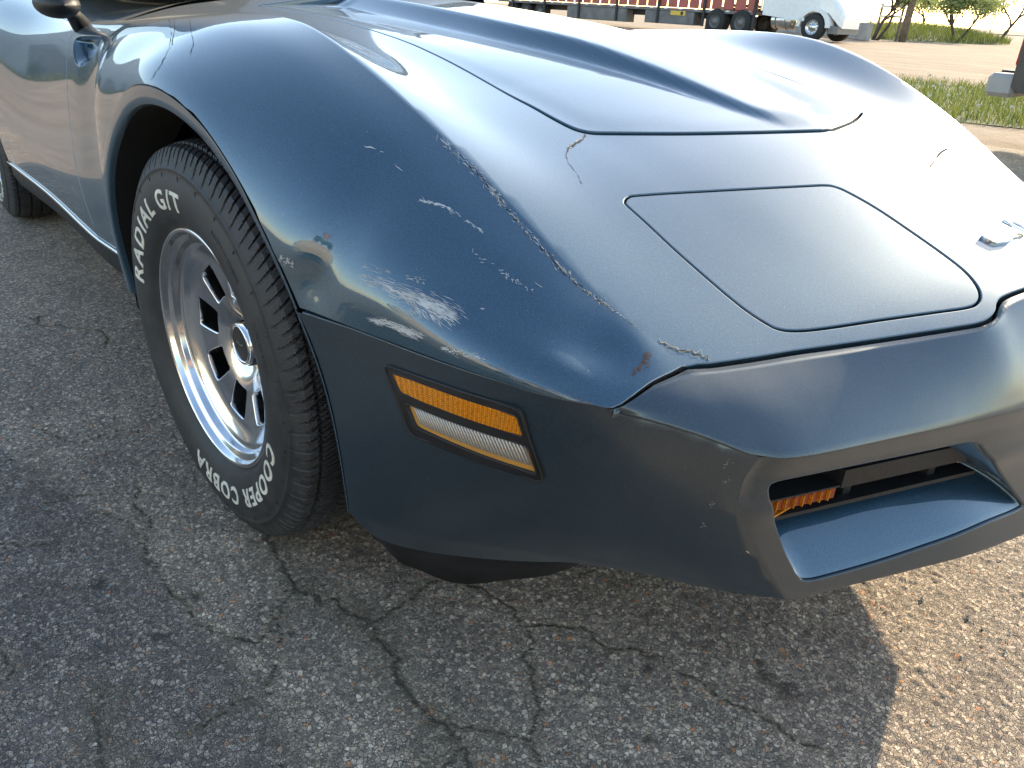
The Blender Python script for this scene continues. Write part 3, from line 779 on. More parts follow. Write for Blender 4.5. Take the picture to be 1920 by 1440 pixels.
hood = trim(SH, "hood", inset(hood_poly, .0035), step=.009, mat=M['paint'], parent=car, flange=.022)
# dark channel below the hood and headlight gaps
def channel(poly, S, name, depth=.017, wid=.02):
    a = densify(inset(poly, wid), .03); b = inset(poly, -wid); b = densify(b, .03)
    o = np.array(densify(poly, .02)); i1 = np.array(inset(list(map(tuple, o)), wid)); i2 = np.array(inset(list(map(tuple, o)), -wid))
    G = np.stack([S.pos(i1[:, 0], i1[:, 1]), S.pos(i2[:, 0], i2[:, 1])], 1); G[..., 2] -= depth
    return grid_mesh(name, G, M['rubberseal'], car, closed_a=True)
channel(hood_poly, S2, "hood_gutter"); channel(hl_poly, S2, "headlight_gutter"); channel(mir(hl_poly), S2, "headlight_gutter")

# ---- bumper: side walls
zt_rows = [.56, .50, .45, .40, .35, .30, .25, .20]
BX = {.36: [.838, .836, .833, .832, .830, .828, .824, .815], .45: [.799, .801, .806, .810, .812, .812, .808, .80], .55: [.768, .773, .777, .776, .770, .758, .742, .722],
      .65: [.739, .739, .735, .725, .710, .688, .655, .615], .75: [.69, .683, .669, .652, .632, .605, .565, .53], .82: [.602, .607, .602, .591, .575, .553, .52, .49],
      .875: [.545, .551, .546, .531, .508, .487, .472, .45], .94: [.48, .487, .482, .467, .447, .43, .415, .40]}
xb = np.arange(.36, .94, .006); zb_ = np.linspace(.20, .56, 61)
kb = sorted(BX); gb = hermite(kb, np.array([BX[k] for k in kb]), xb)
gb = np.moveaxis(hermite(zt_rows[::-1], np.moveaxis(gb[:, ::-1], 1, 0), zb_), 0, 1)
gb = gsmooth(gsmooth(gb, 6, 0), 4, 1)
PB = np.empty(gb.shape+(3,)); PB[..., 0] = xb[:, None]; PB[..., 1] = -gb; PB[..., 2] = zb_[None]
SB = Surf(xb, zb_, PB)
if SB.Nn[30, 30, 1] > 0: SB.flip = True; SB.renorm()
vtip = S1.pos(*seamS[0])[0]
lip_px = [(1428, 858), (1480, 857), (1560, 845), (1700, 815), (1810, 791), (1920, 765)]
lips = [on(u, v, 'z', z) for (u, v), z in zip(lip_px, (.480, .478, .476, .473, .471, .470))]
lip0 = np.array([.8705, -.549, .48])
sseam = [S1.pos(*q)[0] for q in seamS]
sseam_xz = [(p[0], p[2]-.004) for p in sseam]                    # V tip -> arch
arch_b = [(AC[0]+arch_r(t)*math.cos(R_(t)), AC[1]+arch_r(t)*math.sin(R_(t))) for t in np.linspace(28, -11, 22)]
corner_xz = [(.8705, .48), (.861, .45), (.8575, .42), (.8605, .39), (.867, .36), (.873, .325), (.881, .29), (.893, .252)]
bot_xz = [(.893, .252), (.85, .249), (.761, .248), (.691, .246), (.645, .232), (.602, .223), (.534, .219), (.47, .225), (.447, .25)]
crease = [(vtip[0]+(lip0[0]-vtip[0])*t, vtip[2]-.004+(lip0[2]-vtip[2]+.004)*t+.004*math.sin(math.pi*t)) for t in np.linspace(0, 1, 12)]
bside = sseam_xz[::-1][:-1] + crease[:-1] + corner_xz[:-1] + smoothpoly(bot_xz, 3)[:-1] + arch_b[::-1][:-1]
bumper = empty("bumper_cover", (0, 0, 0), parent=car)
def soft_n(P, Nn):
    Nn = Nn.copy(); cpts = np.array([SB.pos(a, b)[0] for a, b in corner_xz]); cpts = np.array(smoothpoly(cpts, 8)); kpts = np.array([SB.pos(a, b)[0] for a, b in crease])
    nF = np.array([.93, -.34, .0]); nK = np.cross(kpts[-1]-kpts[0], np.array([.775, -.57, .55])-kpts[0]); nK /= np.linalg.norm(nK); nK = nK if nK[2] > 0 else -nK
    for i, p in enumerate(P):
        if np.linalg.norm(cpts-p, axis=1).min() < .006: Nn[i] = Nn[i]+nF
        elif np.linalg.norm(kpts-p, axis=1).min() < .006: Nn[i] = Nn[i]+nK*.8
        elif p[2] < .255 and p[0] > .46: Nn[i] = Nn[i]*.9+np.array([0, 0, -.15])
    return Nn/np.linalg.norm(Nn, axis=1)[:, None]
bumper_side = trim(SB, "bumper_side", bside, step=.012, mat=M['bumper'], parent=bumper, mirror=True, flange=.01, nfix=lambda a, b, P, n: soft_n(P, n), flange_skip=lambda p: p[0] > vtip[0]-.005 and p[2] > .26)

# bumper top: seam row to lip row
crease3 = np.array([SB.pos(a, b)[0] for a, b in crease])
lipc = smoothpoly(np.array([lip0]+[l for l in lips[1:]]+[np.array([1.008, 0, .468])]), 10)
lipc = np.array(lipc)
rowA = [S1.pos(*q)[0] for q in seamK[::-1]] + [S2.pos(*q)[0] for q in seamT[1:]]
rowA = np.array(rowA)
def resample(P, n):
    P = np.asarray(P); d = np.r_[0, np.cumsum(np.linalg.norm(np.diff(P, axis=0), axis=1))]; q = np.linspace(0, d[-1], n)
    return np.stack([np.interp(q, d, P[:, k]) for k in range(3)], 1)
kA = len(seamK); cutA = rowA[:kA]; tA = rowA[kA-1:]
rA = np.concatenate([resample(cutA, 16)[:-1], resample(tA, 70)]); rB = np.concatenate([resample(crease3, 16)[:-1], resample(lipc, 70)])
rA = rA + np.array([.0035, -.0004, -.0035])*np.linspace(.3, 1, 16)[np.minimum(np.arange(len(rA)), 15)][:, None]
tt = np.linspace(0, 1, 14)
G = rA[:, None]*(1-tt)[None, :, None]+rB[:, None]*tt[None, :, None]
bul = np.sin(np.pi*tt)[None, :]*np.clip(np.arange(len(rA))/16., 0, 1)[:, None]*.0045
G[..., 2] += bul; G[..., 0] += bul*.8
G2 = gsmooth(G, 2.2, 0); G2[:, 0] = G[:, 0]; G2[:, -1] = G[:, -1]; G[1:-1] = G2[1:-1]
# first row tucks under the seam
tuck = G[:, :1].copy(); tuck[..., 2] -= .012; tuck[..., 0] -= .002
fold1 = G[:, -1:]+np.array([.0005, 0, -.003]); fold2 = G[:, -1:]+np.array([-.006, .002, -.008])
Gt_ = np.concatenate([tuck, G, fold1, fold2], 1)
grid_mesh("bumper_top", Gt_, M['bumper'], bumper, mirror=True)

# bumper front face with nostril openings
lip_x = lambda y: np.interp(y, lipc[:, 1], lipc[:, 0]); lip_z = lambda y: np.interp(y, lipc[:, 1], lipc[:, 2])
cz = np.array([.25, .29, .325, .36, .39, .42, .45, .48]); ccy = np.array([SB.pos(a, b)[0][1] for a, b in corner_xz[::-1]]); ccx = np.array([p[0] for p in corner_xz[::-1]])
yf = np.linspace(0, 1, 90); zf = np.linspace(.25, .48, 50)
PF = np.empty((90, 50, 3))
for j, z in enumerate(zf):
    y0 = np.interp(z, cz, ccy); x0 = np.interp(z, cz, ccx)
    y = y0*(1-yf); dx = lip_x(y)-lip_x(y0)
    off = x0-lip_x(np.full(1, y0))[0]
    fade = np.exp(-(y-y0)/.5)
    PF[:, j, 0] = lip_x(y) + (x0-lip_x(np.full(1, y0))[0])*(1 if z < .479 else 0) + (1-fade)*.055*(.48-z)/.23; PF[:, j, 1] = y
    lz = lip_z(y); PF[:, j, 2] = .25+(z-.25)*(lz-.25)/.23
PF[:, 0, 2] -= 0
PF = gsmooth(PF, 1.5, 1) if False else PF
SF = Surf(yf, zf, PF)
if SF.Nn[40, 25, 0] < 0: SF.flip = True; SF.renorm()
nost_px = [(1440, 938), (1438, 918), (1449, 905), (1482, 896), (1560, 880), (1700, 851), (1812, 828), (1836, 829), (1850, 842), (1880, 885), (1912, 930), (1921, 947), (1908, 960),
           (1850, 984), (1760, 1020), (1650, 1057), (1560, 1083), (1520, 1092), (1498, 1088), (1484, 1066), (1467, 1030), (1450, 980)]
nost = smoothpoly([SF.pix(*p) for p in nost_px], 5, True)
full = [(0, .25), (1, .25), (1, .48), (0, .48)]
SFm = Surf(yf*.52, zf, PF, SF.flip)
nostm = [(a*.52, b) for a, b in nost]
def softF(a, b, P, Nn):
    Nn = Nn.copy(); k = a < 1e-4
    if k.any(): Nn[k] = Nn[k]+SB.nor(np.clip(P[k, 0], .37, .93), P[k, 2])
    k = b < .2501; Nn[k] = Nn[k]*.9+np.array([0, 0, -.2])
    k = b > .4795; Nn[k] = Nn[k]+np.array([.35, 0, .6])
    return Nn/np.linalg.norm(Nn, axis=1)[:, None]
trim(SFm, "bumper_front", [(0, .25), (.52, .25), (.52, .48), (0, .48)], holes=[nostm], step=.010, mat=M['bumper'], parent=bumper, mirror=True, flange=.006, rnd=.004,
     flange_outer=False, nfix=softF)
# nostril scoop: loft from the opening back to a smaller rear frame
op = SF.pos([a for a, b in nost], [b for a, b in nost]); opn = SF.nor([a for a, b in nost], [b for a, b in nost])
cen = op.mean(0)
n_ = len(op)
def back(P, dep):
    Q = P.copy(); Q[:, 0] -= dep; return Q
zmin, zmax = op[:, 2].min(), op[:, 2].max()
bk = back(op, .085)
h = (op[:, 2]-zmin)/(zmax-zmin)
bk[:, 2] = .326+h*.084
bk[:, 1] = cen[1]+(op[:, 1]-cen[1])*np.where(op[:, 1] > cen[1], .86, 1.0) - .004
mid1 = op + np.array([-.006, 0, 0]) + (cen-op)*np.array([0, .012, .03])
rows = [op-opn*.004, mid1]
for t in np.linspace(.1, 1, 9): rows.append(mid1*(1-t)+bk*t + np.array([0, 0, 1])*(.006*math.sin(math.pi*t)*np.where(h < .4, 1, 0))[:, None])
Gs = np.stack(rows, 1)
scoop = grid_mesh("air_scoop", Gs, M['paint'], bumper, mirror=True, closed_a=True)
# back plate, slot bars and parking lamp
def both(fn):
    for s in (1, -1): fn(s)
bc = bk.mean(0)
def plate(s):
    V = bk+np.array([-.004, 0, 0]); V = np.concatenate([V, [bc+np.array([-.004, 0, 0])]])*[1, s, 1]
    F_ = [(i, (i+1) % n_, n_) for i in range(n_)]
    mesh_obj("scoop_backing", V, F_, M['liner'], bumper, False)
both(plate)
i0 = bk[:, 1].argmin(); i1 = bk[:, 1].argmax(); yL, yR = bk[:, 1].min(), bk[:, 1].max()
xback = lambda y: np.interp(y, [yL, yR], [bk[i0, 0], bk[i1, 0]])
def bar(s, name, ya, yb_, za, zb2, dep, mat, parent, n=14, lift=0.01):
    ys = np.linspace(ya, yb_, n); mb = MB(); V = []; Fs = []
    for y in ys:
        x = xback(y)+lift
        V += [(x, s*y, za), (x+dep, s*y, za), (x+dep, s*y, zb2), (x, s*y, zb2)]
    for i in range(n-1):
        for k in range(4): Fs.append((i*4+k, i*4+(k+1) % 4, i*4+4+(k+1) % 4, i*4+4+k))
    Fs += [(3, 2, 1, 0), tuple((n-1)*4+k for k in range(4))]
    mb.add(V, Fs); return mb.build(name, mat, parent)
for s in (1, -1):
    bar(s, "grille_bar", yL+.17, yR-.01, .372, .398, .03, M['black'], bumper)
    bar(s, "grille_bar", yL+.02, yR-.02, .340, .346, .025, M['black'], bumper)
    pl = empty("parking_lamp", (0, 0, 0), parent=bumper)
    bar(s, "lamp_housing", yL+.005, yL+.145, .345, .350, .03, M['black'], pl, n=6)
    bar(s, "lamp_lens", yL+.004, yL+.165, .358, .373, .028, M['orange'], pl, n=6)
    bar(s, "lamp_hood", yL+.003, yL+.168, .3745, .377, .030, M['black'], pl, n=6)
    mbr = MB()
    for k in range(12):
        y = yL+.012+k*.0128; x = xback(y)+.0395
        mbr.box((x, s*y, .3655), (.004, .0018, .015))
    mbr.box((xback(yL+.07)+.03, s*(yL+.07), .3545), (.03, .12, .003))
    mbr.build("lens_rib", M['amber'], pl)
for s in (1, -1):
    for ya in (yL+.20, yR-.09): bar(s, "bracket", ya, ya+.012, .332, .372, .012, M['black'], bumper, n=2)
# chin underside and black air dam
chin = np.array([SF.pos(a, .25)[0] for a in np.linspace(0, 1, 40)]); side_b = np.array([SB.pos(a, b)[0] for a, b in smoothpoly(bot_xz, 3)])
edge = np.concatenate([side_b[::-1], chin[1:]])
rows = []
for off, dz in ((0, 0), (.012, -.006), (.05, .0), (.12, .02)):
    q = edge.copy(); c = np.array([.45, 0.]); d = c-q[:, :2]; d /= np.linalg.norm(d, axis=1)[:, None]; q[:, :2] += d*off; q[:, 2] += dz; rows.append(q)
grid_mesh("bumper_lower_lip", np.stack(rows, 1), M['bumper'], bumper, mirror=True)
damt = np.array([(.438, -.79, .25), (.47, -.775, .25), (.52, -.735, .25), (.60, -.66, .25), (.67, -.58, .25), (.72, -.50, .26), (.76, -.35, .26), (.79, -.18, .26), (.80, 0, .26)])
damb = np.array([(.433, -.772, .19), (.460, -.748, .160), (.499, -.715, .138), (.562, -.646, .136), (.62, -.57, .165), (.65, -.48, .18), (.68, -.34, .175), (.71, -.17, .175), (.72, 0, .175)])
da = np.array(smoothpoly(damt, 5)); dbb = np.array(smoothpoly(damb, 5))
dbb[:, 2] += .004*np.sin(np.arange(len(dbb))*.9)
Gd = np.stack([da, (da+dbb)/2+[.004, -.004, 0], dbb, dbb+[-.02, .01, .004]], 1)
grid_mesh("air_dam", Gd, M['black'], car, mirror=True)
# side vents behind the front wheels
vo_ = S1m.pos([a for a, b in vent_poly], [b for a, b in vent_poly]); vn = S1m.nor([a for a, b in vent_poly], [b for a, b in vent_poly])
vc = vo_.mean(0)
rows = [vo_-vn*.002]
for t in (.25, .5, .75, 1.): rows.append(vo_+(vc-vo_)*(.35*t)+np.array([-.02, .035, .0])*t)
Gv = np.stack(rows, 1)
Gv = np.concatenate([Gv, np.repeat((Gv[:, -1].mean(0))[None, None], len(Gv), 0)], 1)
grid_mesh("side_vent", Gv, M['paint'], car, mirror=True, closed_a=True)

# ---- wheel arch lips and wells
def arch_pt(th):
    r = arch_r(th); x = AC[0]+r*math.cos(R_(th)); z = AC[1]+r*math.sin(R_(th))
    return S1.pos(x, tz(x, z))[0] if th > 28.2 else SB.pos(x, z)[0]
ths = np.concatenate([np.linspace(-11, 28, 16), np.linspace(28.6, 184, 70)])
op_ = np.array([arch_pt(t) for t in ths]); op_ = gsmooth(op_, 1.5, 0)
lw = np.interp(ths, [-11, 28, 45, 70, 100, 150, 184], [.008, .011, .014, .022, .028, .030, .026])
rad = np.stack([-np.cos(np.radians(ths)), np.zeros_like(ths), -np.sin(np.radians(ths))], 1)
def lrow(k, dy): return op_+rad*(lw*k)[:, None]+np.array([0, dy, 0])
Gl = np.stack([op_+np.array([0, -.0012, 0]), lrow(.08, -.0016), lrow(.5, -.001), lrow(.92, .000), lrow(1.0, .003), lrow(1.04, .010)], 1)
grid_mesh("wheel_arch_lip", Gl, M['paint'], car, mirror=True)
grid_mesh("arch_flange", np.stack([lrow(1.04, .010), lrow(1.04, .10)], 1), M['liner'], car, mirror=True)
def well(cx, s, name):
    mb = MB(); n = 40; vs = []; fs = []
    for k in range(n+1):
        t = R_(-6+195*k/n)
        for (r, y) in ((.43, -.79), (.43, -.42), (.05, -.40)): vs.append((cx+r*math.cos(t), s*y, .338+r*math.sin(t)))
    for k in range(n):
        for i in range(2): fs.append((k*3+i, k*3+i+1, k*3+4+i, k*3+3+i))
    mb.add(vs, fs); mb.build(name, M['liner'], car)
for cx_ in (0, -2.489):
    for s in (1, -1): well(cx_, s, "wheel_well")

# ---- door, quarter panel, rocker
def s1poly(pts): return [(x, tz(x, z)*.11) for x, z in pts]
doorp = [(door_x(z)-.0045, z) for z in np.linspace(.297, .79, 12)]
door_out = s1poly(doorp)+[(-1.062, 0.)]+[(x, 0.) for x in np.linspace(-1.1, -1.93, 30)]+s1poly([(-1.95, .79), (-1.97, .6), (-1.93, .42), (-1.90, .297)])+s1poly([(-1.5, .297), (-1.2, .297)])
trim(S1cm, "door", door_out, step=.02, mat=M['paint'], parent=car, mirror=True)
ra = [(-2.489+.42*math.cos(R_(t)), .338+.42*math.sin(R_(t))) for t in np.linspace(0, 180, 50)]
q_out = s1poly([(-1.905, .297), (-1.935, .42), (-1.975, .6), (-1.955, .79)])+[(x, 0.) for x in np.linspace(-1.94, -3.44, 40)]+s1poly([(-3.44, .7), (-3.44, .5), (-3.43, .32), (-3.2, .30), (-2.95, .30)])+s1poly(ra[::-1])+s1poly([(-2.05, .297)])
trim(S1cm, "quarter_panel", q_out, step=.02, mat=M['paint'], parent=car, mirror=True)
xr = np.linspace(-2.05, -.50, 40)
def side_at(x, z): return S1c.pos(x, tz(x, z))[0]
Gr = np.array([[side_at(x, .292)+[0, .004, 0], side_at(x, .25)+[0, .0, 0], side_at(x, .225)+[0, .012, -.01], side_at(x, .225)+[0, .05, -.045], side_at(x, .225)+[0, .3, -.045]] for x in xr])
grid_mesh("rocker_panel", Gr, M['black'], car, mirror=True)
for s in (1, -1):
    mb = MB(); mb.tube([side_at(x, .295)*[1, s, 1]+[0, -.003*s, 0] for x in xr], .0045, 8); mb.build("chrome_trim", M['chrome'], car, True)
# car floor and inner boxes added to stop light leaking through; body rear
mb = MB(); mb.box((-1.35, 0, .25), (4.0, 1.1, .06)); mb.box((.42, 0, .34), (.6, .96, .2)); mb.box((-.15, 0, .46), (1.2, .78, .45)); mb.build("underbody_light_block", M['liner'], car)
# deck, cabin, tail
xc = np.linspace(-3.44, -.97, 50)
yl_ = np.linspace(-1, 1, 21)
Gd2 = np.empty((50, 21, 3))
for i, x in enumerate(xc):
    yy = yl_*yc(x); Gd2[i, :, 0] = x; Gd2[i, :, 1] = yy
    zm = np.interp(x, [-3.44, -2.9, -2.3, -1.4, -.97], [.80, .87, .88, .84, .90]); zedge = zc(x)
    Gd2[i, :, 2] = zedge+(zm-zedge)*(1-np.abs(yl_)**2.5)
grid_mesh("rear_deck", Gd2, M['paint'], car)
tailx = -3.44
tp = S1c.P[1]; Gt2 = np.stack([tp[:, :]*[1, a, 1] for a in np.linspace(1, -1, 9)], 0); grid_mesh("tail_panel", Gt2, M['paint'], car)
def cab(x): return np.interp(x, [-2.95, -2.6, -2.1, -1.75, -1.45, -1.02], [.0, .10, .36, .37, .31, .0])
for nm, xa, xb_, mat, y0, y1 in (("rear_window", -2.95, -2.15, 'glass', -1, 1), ("roof_panel", -2.15, -1.58, 'paint', -1, 1), ("windshield", -1.58, -1.03, 'glass', -1, 1)):
    xx = np.linspace(xa, xb_, 16); Gq = np.empty((16, 17, 3))
    for i, x in enumerate(xx):
        hh = cab(x); ww = np.interp(hh, [0, .1, .37], [.60, .58, .44])
        t = np.linspace(-1, 1, 17); base = np.interp(x, [-2.95, -1.03], [.87, .895])
        Gq[i, :, 0] = x-.10*t*t*(1 if nm == "windshield" else 0)*(1-hh/.4); Gq[i, :, 1] = t*ww; Gq[i, :, 2] = base+hh*(1-.10*t**4)-.01*(t**2)
    grid_mesh(nm, Gq, M[mat], car)
for s in (1, -1):
    xx = np.linspace(-2.3, -1.2, 20); Gq = np.empty((20, 5, 3))
    for i, x in enumerate(xx):
        hh = cab(x)*.9; 
        for j, t in enumerate(np.linspace(0, 1, 5)):
            Gq[i, j] = (x, s*(.625-.18*t*hh/.37), .85+(hh+.03)*t)
    grid_mesh("side_window", Gq, M['glass'], car)
# wing mirror on the near door
mr = empty("wing_mirror", (0, 0, 0), parent=car)
b0 = np.array([-.94, -.79, .835])
mb = MB(); mb.tube([Vector(b0)+Vector(d) for d in ((-.10, .06, -.05), (-.06, .035, -.02), (-.01, .0, -.002))], [.024, .017, .015], 10); mb.build("mirror_stalk", M['black'], mr, True)
G3 = []
for t in np.linspace(0, 1, 9):
    r = (1-t**2.4)**.5
    G3.append([(b0[0]-.04+.09*t, b0[1]+.048*r*math.cos(a), b0[2]+.031*r*math.sin(a)) for a in np.linspace(0, 2*math.pi, 25)])
grid_mesh("mirror_shell", np.array(G3), M['black'], mr)
mb = MB(); mb.lathe([(0, 0), (.036, 0), (.04, .004)], 24, 'x'); o = mb.build("mirror_glass", M['glass'], mr); o.location = Vector(b0)+Vector((-.0385, 0, 0)); o.scale = (1, 1.1, .7)

# ---- wheels
NT = 1984
half = [(.200, -.090), (.2085, -.094), (.215, -.1015), (.228, -.1085), (.245, -.1135), (.262, -.1155), (.278, -.114), (.291, -.1105), (.298, -.1075), (.2995, -.1085), (.302, -.1085), (.3035, -.106), (.311, -.1032), (.316, -.1008), (.3215, -.0980), (.3265, -.0948)]
ytr = np.concatenate([np.linspace(-.0915, -.050, 16), np.linspace(-.047, 0, 12)])
half_t = [(.3405-.0095*(max(0, abs(y)-.045)/.0465)**2.2, y) for y in ytr]
prof = half+half_t; prof = prof+[(r, -y) for r, y in prof[::-1][1:]]
prof = np.array(prof); th_ = np.linspace(0, 2*math.pi, NT, endpoint=False)
rr = np.repeat(prof[None, :, 0], NT, 0); yy = np.repeat(prof[None, :, 1], NT, 0)
PIT = 62
tread = (rr > .3105)
ay = np.abs(yy); sgn = np.sign(yy)
u = (PIT*th_[:, None]/(2*math.pi) + .55*np.sin(ay*38)*sgn + .35*(yy > 0)) % 1
jit = .04*np.sin(np.arange(NT)*.37)[:, None]
def sstep(x, a, b): t = np.clip((x-a)/(b-a), 0, 1); return t*t*(3-2*t)
lat = 1-sstep(np.minimum(u, 1-u), .055, .075)
u2 = np.abs(u-.5); lat2 = (1-sstep(u2, .035, .055))*(ay < .099)
u3 = np.minimum(np.abs(u-.25), np.abs(u-.75)); lat3 = (1-sstep(u3, .010, .030))*.55*(ay > .03)*(ay < .078)
cir = np.maximum(1-sstep(np.abs(ay-.075), .0016, .003), 1-sstep(np.abs(ay-.034), .003, .0048))
cir = np.maximum(cir, 1-sstep(ay, .003, .0048))
dep = np.maximum(np.maximum(lat*(ay > .006), lat2), np.maximum(lat3, cir))*.0075
shw = np.where(ay > .0925, .55, np.where(ay > .0835, .8, 1.))
rr = np.where(tread, rr-dep*shw, rr)
wn_ = rng.normal(0, .00025, rr.shape); rr = np.where(tread & (dep < .001), rr+wn_, rr)
V = np.stack([rr*np.cos(th_)[:, None], yy, rr*np.sin(th_)[:, None]], 2)
m_ = V.shape[1]
ii, jj = np.meshgrid(np.arange(NT), np.arange(m_-1), indexing='ij')
Fq = np.stack([ii*m_+jj, ii*m_+jj+1, ((ii+1) % NT)*m_+jj+1, ((ii+1) % NT)*m_+jj], 2).reshape(-1, 4)
tyre_me = bpy.data.meshes.new("tyre"); 
tyre_me.vertices.add(NT*m_); tyre_me.vertices.foreach_set("co", V.reshape(-1).astype(np.float32))
tyre_me.loops.add(Fq.size); tyre_me.loops.foreach_set("vertex_index", Fq.reshape(-1).astype(np.int32))
tyre_me.polygons.add(len(Fq)); tyre_me.polygons.foreach_set("loop_start", np.arange(0, Fq.size, 4, dtype=np.int32))
flat_ = tread.reshape(-1)[Fq].all(1); tyre_me.polygons.foreach_set("use_smooth", ~flat_)
tyre_me.update(calc_edges=True); tyre_me.validate(); tyre_me.materials.append(M['rubber'])
# rim segment with one slot
fr = np.linspace(.040, .172, 80); fy = np.interp(fr, [.040, .05, .065, .085, .12, .15, .162, .172], [-.018, -.022, -.034, -.043, -.049, -.054, -.059, -.066])
fy = gsmooth(fy[:, None], 3, 0)[:, 0]
ft = np.linspace(-R_(22.5), R_(22.5), 30)
PFc = np.empty((30, 80, 3)); PFc[..., 0] = fr[None]*np.cos(ft)[:, None]; PFc[..., 1] = fy[None]; PFc[..., 2] = fr[None]*np.sin(ft)[:, None]
SR = Surf(ft*.11, fr, PFc)
if SR.Nn[15, 20, 1] > 0: SR.flip = True; SR.renorm()
e = R_(22.5)*.11
slot = [(-.0285, .0865), (-.0300, .0915), (-.0238, .1360), (-.0222, .1420), (-.0180, .1445), (.0180, .1445), (.0222, .1420), (.0238, .1360), (.0300, .0915), (.0285, .0865), (.0235, .0845), (-.0235, .0845)]
seg = trim(SR, "seg", [(-e, .040), (e, .040), (e, .172), (-e, .172)], holes=[slot], step=.006, mat=M['alu'], flange=.022, rnd=.002, flange_skip=lambda p: not (.07 < math.hypot(p[0], p[2]) < .155 and abs(math.atan2(p[2], p[0])) < R_(20)))
sv = np.array([v.co for v in seg.data.vertices]); sf = [tuple(p.vertices) for p in seg.data.polygons]; bpy.data.objects.remove(seg)
mb = MB()
for k in range(8):
    a = R_(45*k-9); c_, s_ = math.cos(a), math.sin(a)
    mb.add(np.stack([sv[:, 0]*c_-sv[:, 2]*s_, sv[:, 1], sv[:, 0]*s_+sv[:, 2]*c_], 1), sf)
mb.lathe([(.172, -.066), (.1745, -.0675), (.176, -.068), (.1815, -.069), (.1835, -.072), (.1845, -.080), (.1865, -.083), (.1955, -.0845), (.1975, -.087), (.199, -.094), (.2015, -.097), (.2055, -.0975), (.2085, -.0955), (.2095, -.091), (.205, -.085)], 128)
mb.lathe([(.172, -.066), (.178, .0), (.178, .08)], 64)
rim_o = mb.build("rim", M['alu'], None, True); rim_me = rim_o.data; bpy.data.objects.remove(rim_o)
mb = MB(); mb.lathe([(.0, .028), (.17, .028)], 32); bk_o = mb.build("brake_disc", M['liner'], None); brake_me = bk_o.data; bpy.data.objects.remove(bk_o)
mb = MB(); mb.lathe([(.046, -.004), (.046, -.010), (.0405, -.013), (.0385, -.030), (.0375, -.040), (.0365, -.0425), (.034, -.0435), (.0315, -.0425), (.0305, -.0405)], 64)
cap_o = mb.build("center_cap", M['chrome'], None, True); cap_me = cap_o.data; bpy.data.objects.remove(cap_o)
mb = MB(); mb.lathe([(.0306, -.0405), (.022, -.0412), (.0001, -.0415)], 48)
for k in range(10):
    a = 2*math.pi*k/10; rt = Matrix.Rotation(-a, 3, 'Y')
    mb.box(rt @ Vector((.0388, -.025, 0)), (.003, .019, .014), rt)
face_o = mb.build("cap_face", M['black'], None); face_me = face_o.data; bpy.data.objects.remove(face_o)
mb = MB()
for k in range(9): mb.box((-.012+k*.003, -.0418, .001+.001*math.sin(k)), (.0018, .0006, .003+.0015*(k % 2)))
capl_o = mb.build("cap_lettering", M['chrome'], None); capl_me = capl_o.data; bpy.data.objects.remove(capl_o)
def yside(r): return np.interp(r, [p[0] for p in half[:9]], [p[1] for p in half[:9]])
def arc_text(body, th0, r0, size, extrude=.0009, spread=1.0, bold=.0, span=None):
    cu = bpy.data.curves.new("lettering", 'FONT'); cu.body = body; cu.size = size; cu.extrude = 0; cu.resolution_u = 4; cu.offset = bold; cu.space_character = spread
    o = link(bpy.data.objects.new("lettering", cu)); bpy.context.view_layer.update()
    me = o.evaluated_get(bpy.context.evaluated_depsgraph_get()).to_mesh()
    v = np.array([q.co for q in me.vertices]); f = [tuple(p.vertices) for p in me.polygons]
    bm = bmesh.new(); bm.from_mesh(me); bmesh.ops.subdivide_edges(bm, edges=[e_ for e_ in bm.edges if e_.calc_length() > .012], cuts=2); bmesh.ops.triangulate(bm, faces=bm.faces[:])
    bm.verts.index_update(); v = np.array([q.co for q in bm.verts]); f = [tuple(w.index for w in p.verts) for p in bm.faces]
    be = [tuple(w.index for w in e_.verts) for e_ in bm.edges if e_.is_boundary]; bm.free()
    o.to_mesh_clear(); bpy.data.objects.remove(o); bpy.data.curves.remove(cu)
    r = r0+v[:, 1]; th = R_(th0)-v[:, 0]/(r0+size*.3)
    if span: th = R_(th0)-(v[:, 0]-v[:, 0].min())/(v[:, 0].max()-v[:, 0].min())*R_(span)
    def lay(h): 
        y = yside(r)-h; return np.stack([r*np.cos(th), y, r*np.sin(th)], 1)
    a = lay(extrude); b = lay(-.001); n = len(a)
    fs = f+[(i, j, j+n, i+n) for i, j in be]
    return np.concatenate([a, b]), fs
def tw(u_, v_):
    P = on(u_, v_, 'y', -.858); return math.degrees(math.atan2(P[2]-.338, P[0])), math.hypot(P[0], P[2]-.338)
def islands(V_, F_):
    par = list(range(len(V_)))
    def find(i):
        while par[i] != i: par[i] = par[par[i]]; i = par[i]
        return i
    for f in F_:
        for q in f[1:]: par[find(q)] = find(f[0])
    groups = {}
    for f in F_: groups.setdefault(find(f[0]), []).append(f)
    for fs in groups.values():
        ids = sorted({i for f in fs for i in f}); mp = {i: k for k, i in enumerate(ids)}
        yield [V_[i] for i in ids], [tuple(mp[i] for i in f) for f in fs]
let_mes = []
for txt, t0, sp in (("RADIAL G/T", 166, 80), ("COOPER COBRA", -13, 97)):
    for vv_, ff_ in islands(*arc_text(txt, t0, .2395, .043, spread=1.25, bold=.0010, span=sp)):
        o = mesh_obj("letter", vv_, ff_, M['white_rubber'], None, False); let_mes.append(o.data); bpy.data.objects.remove(o)
mb = MB()
mb.add(*arc_text("SAFETY WARNING", 62, .268, .011, .0006)); mb.add(*arc_text("TUBELESS RADIAL", 30, .268, .010, .0006))
